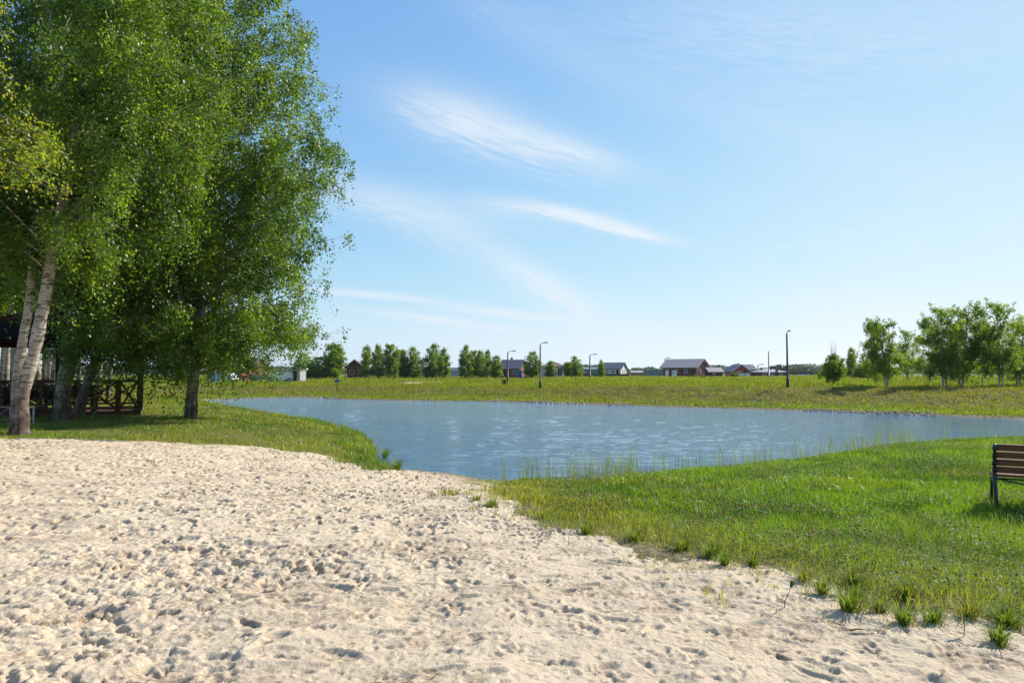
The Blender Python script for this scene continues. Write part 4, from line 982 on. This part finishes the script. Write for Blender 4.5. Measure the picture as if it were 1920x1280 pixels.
# ------------------------------------------------------------------ houses
def house(name, label, cat, px, d, wpx, depth, wall_h, roof_h, wall, roof, yaw=0.0, over=.5, hip=False, front=(), right=(), left=(), door=None, chimney=None, z0=None, base=None, ridge='x'):
    """px: picture column of the front's centre; windows (u, z, w, h) with u along the face"""
    x, y, z = at(px, d); W = wpx / F * d / 2; D = depth / 2
    t = thing(name, (x, y + D, z - .05), yaw, label, cat)
    g = MB()
    if hip or ridge == 'flat': g.box(0, 0, wall_h / 2, 2 * W, 2 * D, wall_h)
    elif ridge == 'x': g.prism([(-D, 0), (D, 0), (D, wall_h), (0, wall_h + roof_h - .12), (-D, wall_h)], 'x', -W, W)
    else: g.prism([(-W, 0), (W, 0), (W, wall_h), (0, wall_h + roof_h - .12), (-W, wall_h)], 'y', -D, D)
    g.build('wall', wall, t)
    if base: MB().box(0, 0, .35, 2 * W + .08, 2 * D + .08, .7).build('plinth', base, t)
    g = MB(); th = .16
    if hip:
        k = min(W, D) * .95; o = over; e = wall_h - .02
        lo = [(-W - o, -D - o, e), (W + o, -D - o, e), (W + o, D + o, e), (-W - o, D + o, e)]; r = (max(.0, W - k), max(0, D - k))
        hi = [(-r[0] - .01, 0, wall_h + roof_h), (r[0] + .01, 0, wall_h + roof_h)]; b = [(x_, y_, e - th) for x_, y_, _ in lo]
        g.add(lo + hi + b, [(0, 1, 5, 4), (1, 2, 5), (2, 3, 4, 5), (3, 0, 4), (6, 7, 1, 0), (7, 8, 2, 1), (8, 9, 3, 2), (9, 6, 0, 3), (9, 8, 7, 6)])
    elif ridge == 'flat': g.box(0, 0, wall_h + .1, 2 * W + over, 2 * D + over, .2)
    else:
        A, B = (D, W) if ridge == 'x' else (W, D); sl = roof_h / A
        prof = [(-A - over, wall_h - over * sl), (0, wall_h + roof_h), (A + over, wall_h - over * sl), (A + over, wall_h - over * sl + th), (0, wall_h + roof_h + th), (-A - over, wall_h - over * sl + th)]
        g.prism(prof, ridge, -B - over, B + over)
    rf = g.build('roof', roof, t)
    if chimney: MB().box(chimney[0], chimney[1], wall_h + roof_h + .1, .5, .5, 1.4).build('chimney', MAT['redbrown'], rf)
    for face, lst in (('front', front), ('right', right), ('left', left)):
        for (u, zc, w, h) in lst:
            f = MB(); p = MB(); q = .09
            def bx(mb, uu, zz, ww, hh, off, dd):
                if face == 'front': mb.box(uu, -D - off, zz, ww, dd, hh)
                else: sg = 1 if face == 'right' else -1; mb.box(sg * (W + off), uu, zz, dd, ww, hh)
            bx(f, u, zc + h / 2, w + 2 * q, q, .04, .1); bx(f, u, zc - h / 2, w + 2 * q, q, .04, .1); bx(f, u - w / 2, zc, q, h - q, .04, .1); bx(f, u + w / 2, zc, q, h - q, .04, .1); bx(f, u, zc, .07, h - q, .035, .06)
            fo = f.build('window', MAT['white'], t); bx(p, u, zc, w, h, .012, .03); p.build('pane', MAT['glass'], fo)
    if door:
        dd = MB().box(door[0], -D - .03, 1.05, door[1], .07, 2.1).build('door', MAT['wood_dark'], t); MB().box(door[0] + door[1] * .35, -D - .1, 1.05, .12, .08, .04).build('handle', MAT['steel'], dd)
    return t, W, D
# brown framed house left, open timber porch
t, W, D = house('timber_house', 'brown timber house with open framed gable porch left of the tree row', 'house', 668, 190, 34, 8, 3.0, 1.9, MAT['brownwall'], MAT['roof_grey'], ridge='y', front=[(-1.2, 1.6, 1.2, 1.3)], door=(1.0, 1.0))
g = MB()
for x in (-W, -W / 3, W / 3, W): g.box(x, -D - 2.0, 1.5, .2, .2, 3.0 + (1 - abs(x) / W) * 1.5)
g.box(0, -D - 2.0, 1.6, 2 * W, .14, .16).box(0, -D - 2.0, 3.0, 2 * W, .16, .2); g.build('porch_frame', MAT['redbrown'], t)
MB().prism([(-W - .4, 2.85), (0, 5.05), (W + .4, 2.85), (W + .4, 3.0), (0, 5.2), (-W - .4, 3.0)], 'y', -D - 2.4, -D - .52).build('porch_roof', MAT['roof_grey'], t)
house('barn', 'long low reddish brown barn half hidden behind the left tree row', 'barn', 762, 215, 44, 8, 2.4, 1.0, MAT['redbrown'], MAT['roof_brown'], front=[(-3, 1.4, .8, .8), (1, 1.4, .8, .8)], door=(3, 1.0))
house('shed', 'low grey green shed behind the wide sunlit tree', 'shed', 798, 200, 26, 5, 1.8, .7, MAT['greenblue'], MAT['greenblue'], front=[(0, 1.1, .8, .6)])
house('shed', 'dark blue roofed shed in the gap between the tree groups', 'shed', 850, 260, 24, 7, 2.2, 1.2, MAT['grey_wall'], MAT['roof_slate'], front=[(-1, 1.2, .7, .7)])
t, W, D = house('brick_house', 'slate roofed house with red brown porch behind the street lamp and blue cabin', 'house', 962, 190, 38, 8, 2.7, 2.3, MAT['redbrown'], MAT['roof_slate'], yaw=R(-14), front=[(1.2, 1.5, .9, 1.0)], left=[(0, 1.5, 1.2, 1.2)], door=(-1.4, 1.1), chimney=(-.6, 1))
MB().box(-W + .3, -D - 1.3, 1.2, .14, .14, 2.4).box(W - .3, -D - 1.3, 1.0, .14, .14, 2.0).box(0, -D - 1.3, .8, 2 * W - .7, .08, .1).build('porch_frame', MAT['wood_post'], t)
t, W, D = house('brown_roofed_house', 'cream house with brown roof and dark french window between two trees', 'house', 1038, 185, 44, 8, 2.9, 1.4, MAT['cream'], MAT['roof_brown'], hip=True, over=.7, front=[(1.7, 1.35, 1.3, 2.1), (-1.4, 1.6, 1.2, 1.2)])
MB().box(W + .35, -D - .35, 1.4, .2, .2, 2.8).build('corner_post', MAT['wood_dark'], t); MB().box(1.9, -D - 1.0, .2, 3.2, 1.8, .3).build('terrace', MAT['white'], t)
house('shed', 'long light grey green shed behind the fence left of the white gabled house', 'shed', 1107, 250, 30, 7, 2.4, .7, MAT['greenblue'], MAT['greenblue'], front=[(-2, 1.3, .8, .6)])
house('white_gabled_house', 'white gabled house with dark roof behind a dark fence', 'house', 1155, 225, 36, 7.5, 2.6, 1.9, MAT['cream'], MAT['roof_slate'], yaw=R(-24), front=[(-1.8, 1.5, .9, .9), (.6, 1.5, .9, .9)], right=[(-1.3, 1.6, .7, 1.2), (1.3, 1.6, .7, 1.2)], door=(2.1, .9))
def fence(label, pa, pb, d, h, m):
    a, b = at(pa, d), at(pb, d); t = thing('fence', a, 0, label, 'fence', 'fences in the village'); L = b[0] - a[0]
    n = max(2, int(L / 2.5)); g = MB()
    for k in range(n): g.box((k + .5) * L / n, 0, h / 2 + .05, L / n - .14, .04, h - .1)
    g.build('panel', m, t)
    for k in range(n + 1): MB().box(k * L / n, 0, h / 2 + .03, .1, .1, h + .06).build('post', m, t)
fence('dark board fence in front of the white gabled house', 1093, 1179, 200, .85, MAT['darkfence'])
fence('blue grey sheet fence left of the long brown house', 1206, 1247, 235, 2.0, MAT['greenblue'])
fence('short white fence right of the tall lamp', 1496, 1516, 240, .55, MAT['white'])
house('shed', 'low shed with rust orange front right of the white gabled house', 'shed', 1196, 255, 22, 5, 1.3, .6, MAT['orange'], MAT['roof_pale'], front=[(0, .8, .7, .5)])
t, W, D = house('long_brown_house', 'long brown house with ribbed pale metal roof and open gable', 'house', 1292, 205, 66, 9, 3.05, 2.2, MAT['brownwall'], MAT['roof_pale'], yaw=R(-37), over=.9, front=[(-4, 1.6, 1, 1.1), (-1, 1.6, 1, 1.1), (2, 1.6, 1, 1.1)], right=[(-2, 1.6, 1, 1.1), (2, 1.6, 1, 1.1)], door=(4.2, 1.0))
for k in range(4): MB().box(W + .7, -D + .8 + k * 2.4, 1.5, .16, .16, 3.0).build('porch_post', MAT['wood_post'], t)
g = MB()
for k in range(13): 
    x = -W - .7 + k * (2 * W + 1.4) / 12; g.beam((x, -D - .85, 3.05 - .42 + .20), (x, 0, 5.25 + .20), .07, .04)
g.build('roof_seam', MAT['roof_grey'], t)
t, W, D = house('lean_to', 'pale roofed lean to against the right gable of the long brown house', 'lean-to', 1342, 200, 24, 5, 1.5, 1.1, MAT['wood_post'], MAT['roof_pale'], front=[(-.6, .9, .6, .5)])
house('container', 'pale mint container left of the long brown house front', 'container', 1260, 185, 17, 2.6, 1.75, .2, MAT['white'], MAT['roof_pale'], ridge='flat', over=.1, front=[(.4, 1.1, .5, .5)], door=(-.5, .7))
t, W, D = house('red_house', 'red house with dark blue roof and white eaves', 'house', 1389, 215, 30, 8, 1.8, 1.9, MAT['redwall'], MAT['roof_slate'], ridge='y', front=[(-.6, 1.2, .9, .9)], door=(1.3, .9))
MB().beam((-W - .55, -D - .53, 1.6), (0, -D - .53, 3.84), .06, .2).beam((0.02, -D - .53, 3.84), (W + .55, -D - .53, 1.6), .06, .2).build('eave_board', MAT['white'], t)
house('red_house', 'small bright red gable house touching the right side of the blue roofed red house', 'house', 1408, 222, 17, 8, 2.2, 1.5, MAT['redwall'], MAT['roof_slate'], ridge='x', right=[(0, 1.2, .8, .8)], front=[(0, 1.3, .7, .7)])
house('garage', 'low white fronted garage under the red house gable', 'garage', 1396, 200, 20, 4, .95, .15, MAT['white'], MAT['roof_pale'], ridge='flat', over=.2, front=[(0, .6, .6, .35)])
t, W, D = house('hipped_roof_house', 'low house with wide pale hipped roof and two chimneys', 'house', 1448, 215, 54, 9, 1.45, 1.15, MAT['brownwall'], MAT['roof_pale'], hip=True, over=.6, front=[(-2.6, .8, 1, .7), (0, .8, 1, .7), (2.6, .8, 1, .7)], door=(1.3, .8))
for sx in (-2.4, .6): MB().box(sx, -1.5, 2.3, .45, .45, 1.2).build('chimney', MAT['wood_dark'], t)
x, y, z = at(1375, 205)
for px, d, w, h, lab in ((1303, 170, 16, 6, 'low round bush in front of the long brown house'), (1376, 190, 20, 9, 'round green bush in front of the red house'), (1318, 172, 10, 5, 'small bush below the gable of the long brown house')):
    x, y, z = at(px, d); o = copy_tree(FP[2]); o.name = 'bush'; o['label'] = lab; o['category'] = 'bush'; o['group'] = 'bushes in front of the houses'; o.location = (x, y, z); o.scale = (w / F * d / 5.5, w / F * d / 5.5, (h / F * d) / 8)

# left, behind the big birch: grey roofed house, vehicles, cabins
house('grey_house', 'large grey blue roofed house seen through the big birch crown', 'house', 428, 140, 80, 10, 2.4, 2.2, MAT['redbrown'], MAT['roof_slate'], front=[(-2, 1.5, 1, 1), (1, 1.5, 1, 1)], door=(3, 1))
t, W, D = house('metal_shed', 'grey ribbed metal shed beside the white van left of the far trees', 'shed', 552, 104, 22, 3, 1.75, .25, MAT['grey_wall'], MAT['roof_grey'], ridge='flat', over=.15, door=(.15, .5))
g = MB()
for k in range(12): g.box(-W + .08 + k * (2 * W - .16) / 11, -D - .035, .9, .05, .05, 1.6)
g.build('cladding_rib', MAT['steel'], t)
def cabin(px, d, h, m, label):
    x, y, z = at(px, d); t = thing('portable_toilet', (x, y, z), R(8), label, 'portable toilet', 'blue cabins by the field'); s = h / 2.3
    MB().box(0, 0, 1.05 * s, 1.15 * s, 1.15 * s, 2.0 * s, 0, .03).build('body', m, t)
    MB().prism([(-.62 * s, 2.06 * s), (.62 * s, 2.06 * s), (.5 * s, 2.2 * s), (0, 2.3 * s), (-.5 * s, 2.2 * s)], 'y', -.62 * s, .62 * s).build('roof', MAT['signblue'], t)
    dr = MB().box(0, -.60 * s, 1.0 * s, .8 * s, .05, 1.75 * s).build('door', m, t); MB().box(.3 * s, -.65 * s, 1.0 * s, .06, .06, .18).build('handle', MAT['white'], dr)
cabin(974, 175, 2.15, MAT['blue'], 'bright blue portable cabin in front of the slate roofed house')
cabin(401, 95, 1.45, MAT['blue'], 'blue portable cabin right of the big birch trunk')
def vehicle(name, label, cat, px, d, L, H, yaw, m, van=False):
    x, y, z = at(px, d); t = thing(name, (x, y, z), yaw, label, cat, 'vehicles parked beyond the pond'); h0 = .32
    if van: pr = [(-L / 2, h0), (L / 2, h0), (L / 2, h0 + .75), (L / 2 - .35, h0 + .95), (L / 2 - 1.0, H), (-L / 2 + .06, H), (-L / 2, H - .1)]
    else: pr = [(-L / 2, h0), (L / 2, h0), (L / 2, h0 + .42), (L / 2 - 1.0, h0 + .56), (L / 2 - 1.65, H), (-L / 2 + .75, H), (-L / 2 + .2, h0 + .62), (-L / 2, h0 + .55)]
    g = MB(); g.prism([(a, b) for a, b in pr], 'y', -.85, .85); g.build('body', m, t)
    s = MB()
    if van: s.add([(L / 2 - .44, -.7, h0 + 1.0), (L / 2 - .44, .7, h0 + 1.0), (L / 2 - .95, .7, H - .14), (L / 2 - .95, -.7, H - .14)], [(0, 1, 2, 3)]); s.v = [(a + .05, b, c + .03) for a, b, c in s.v]
    else: s.add([(L / 2 - 1.05, -.7, h0 + .60), (L / 2 - 1.05, .7, h0 + .60), (L / 2 - 1.58, .7, H - .05), (L / 2 - 1.58, -.7, H - .05)], [(0, 1, 2, 3)]); s.v = [(a + .03, b, c + .02) for a, b, c in s.v]
    s.build('windscreen', MAT['glass'], t)
    for sy in (-1, 1):
        MB().box(L / 2 - (1.25 if van else 2.0), sy * .86, H - .32, .75, .02, .36).build('side_window', MAT['glass'], t)
        MB().box(L / 2 + .01, sy * .6, h0 + .32, .05, .28, .14).build('headlight', MAT['white'], t)
        for sx in (-1, 1):
            w = MB().tube([(sx * L * .31, sy * .72, .32), (sx * L * .31, sy * .9, .32)], .32, 16).build('wheel', MAT['tyre'], t, False)
            MB().tube([(sx * L * .31, sy * .89, .32), (sx * L * .31, sy * .915, .32)], .18, 12).build('rim', MAT['steel'], w)
vehicle('van', 'white van with its front turned to the water beside the metal shed', 'van', 528, 104, 2.9, 1.5, R(-150), MAT['white'], True)
vehicle('parked_car', 'pale grey car half hidden behind hanging birch leaves', 'car', 494, 106, 4.2, 1.2, R(8), MAT['roof_pale'])
vehicle('parked_car', 'red car seen left of the big birch trunk', 'car', 342, 104, 2.9, 1.05, R(0), MAT['red'])
vehicle('parked_car', 'white car right of the blue portable cabin', 'car', 424, 108, 3.4, 1.3, R(170), MAT['white'])
vehicle('parked_car', 'orange red car below the grey roofed house', 'car', 448, 112, 2.8, 1.3, R(180), MAT['red'])

# information sign, small posts
x, y, z = ghit(632, 733)
t = thing('sign', (x, y, z), 0, 'small plain blue sign on a thin post at the left end of the far shore', 'sign')
hh = CAM_H + (699 - 711.5) / F * y - z
MB().tube([(0, 0, -.1), (0, 0, hh)], .035, 8).build('post', MAT['lamp_metal'], t); MB().box(0, -.05, hh - .12, .46, .03, .32, 0, .006).build('sign_board', MAT['signblue'], t)
x, y, z = ghit(946, 722)
t = thing('post_frame', (x, y, z), 0, 'small dark post frame with added bin hung between two short posts on the far bank', 'litter bin')
for s in (-.28, .28): MB().box(s, 0, .5, .09, .09, 1.1).build('post', MAT['wood_dark'], t)
MB().tube([(0, 0, .12), (0, 0, .62)], [.15, .19], 10).build('bin', MAT['iron'], t)  # bin body added between the posts of a small dark frame

# ------------------------------------------------------------------ air between here and the horizon
hb = MB().box(0, 2950, 48, 8600, 6300, 112).build('haze', MAT['white'])
hb['kind'] = 'stuff'; hb['label'] = 'thin summer haze over the meadow'; hb['category'] = 'haze'
hm = mat('haze_air'); ho = hm.node_tree.nodes.new('ShaderNodeOutputMaterial'); hv = hm.node_tree.nodes.new('ShaderNodeVolumePrincipled')
hv.inputs['Color'].default_value = (.86, .92, 1.0, 1); hv.inputs['Density'].default_value = .00009; hv.inputs['Anisotropy'].default_value = .3
hm.node_tree.links.new(hv.outputs[0], ho.inputs['Volume']); hb.data.materials[0] = hm
scene.cycles.volume_bounces = 0
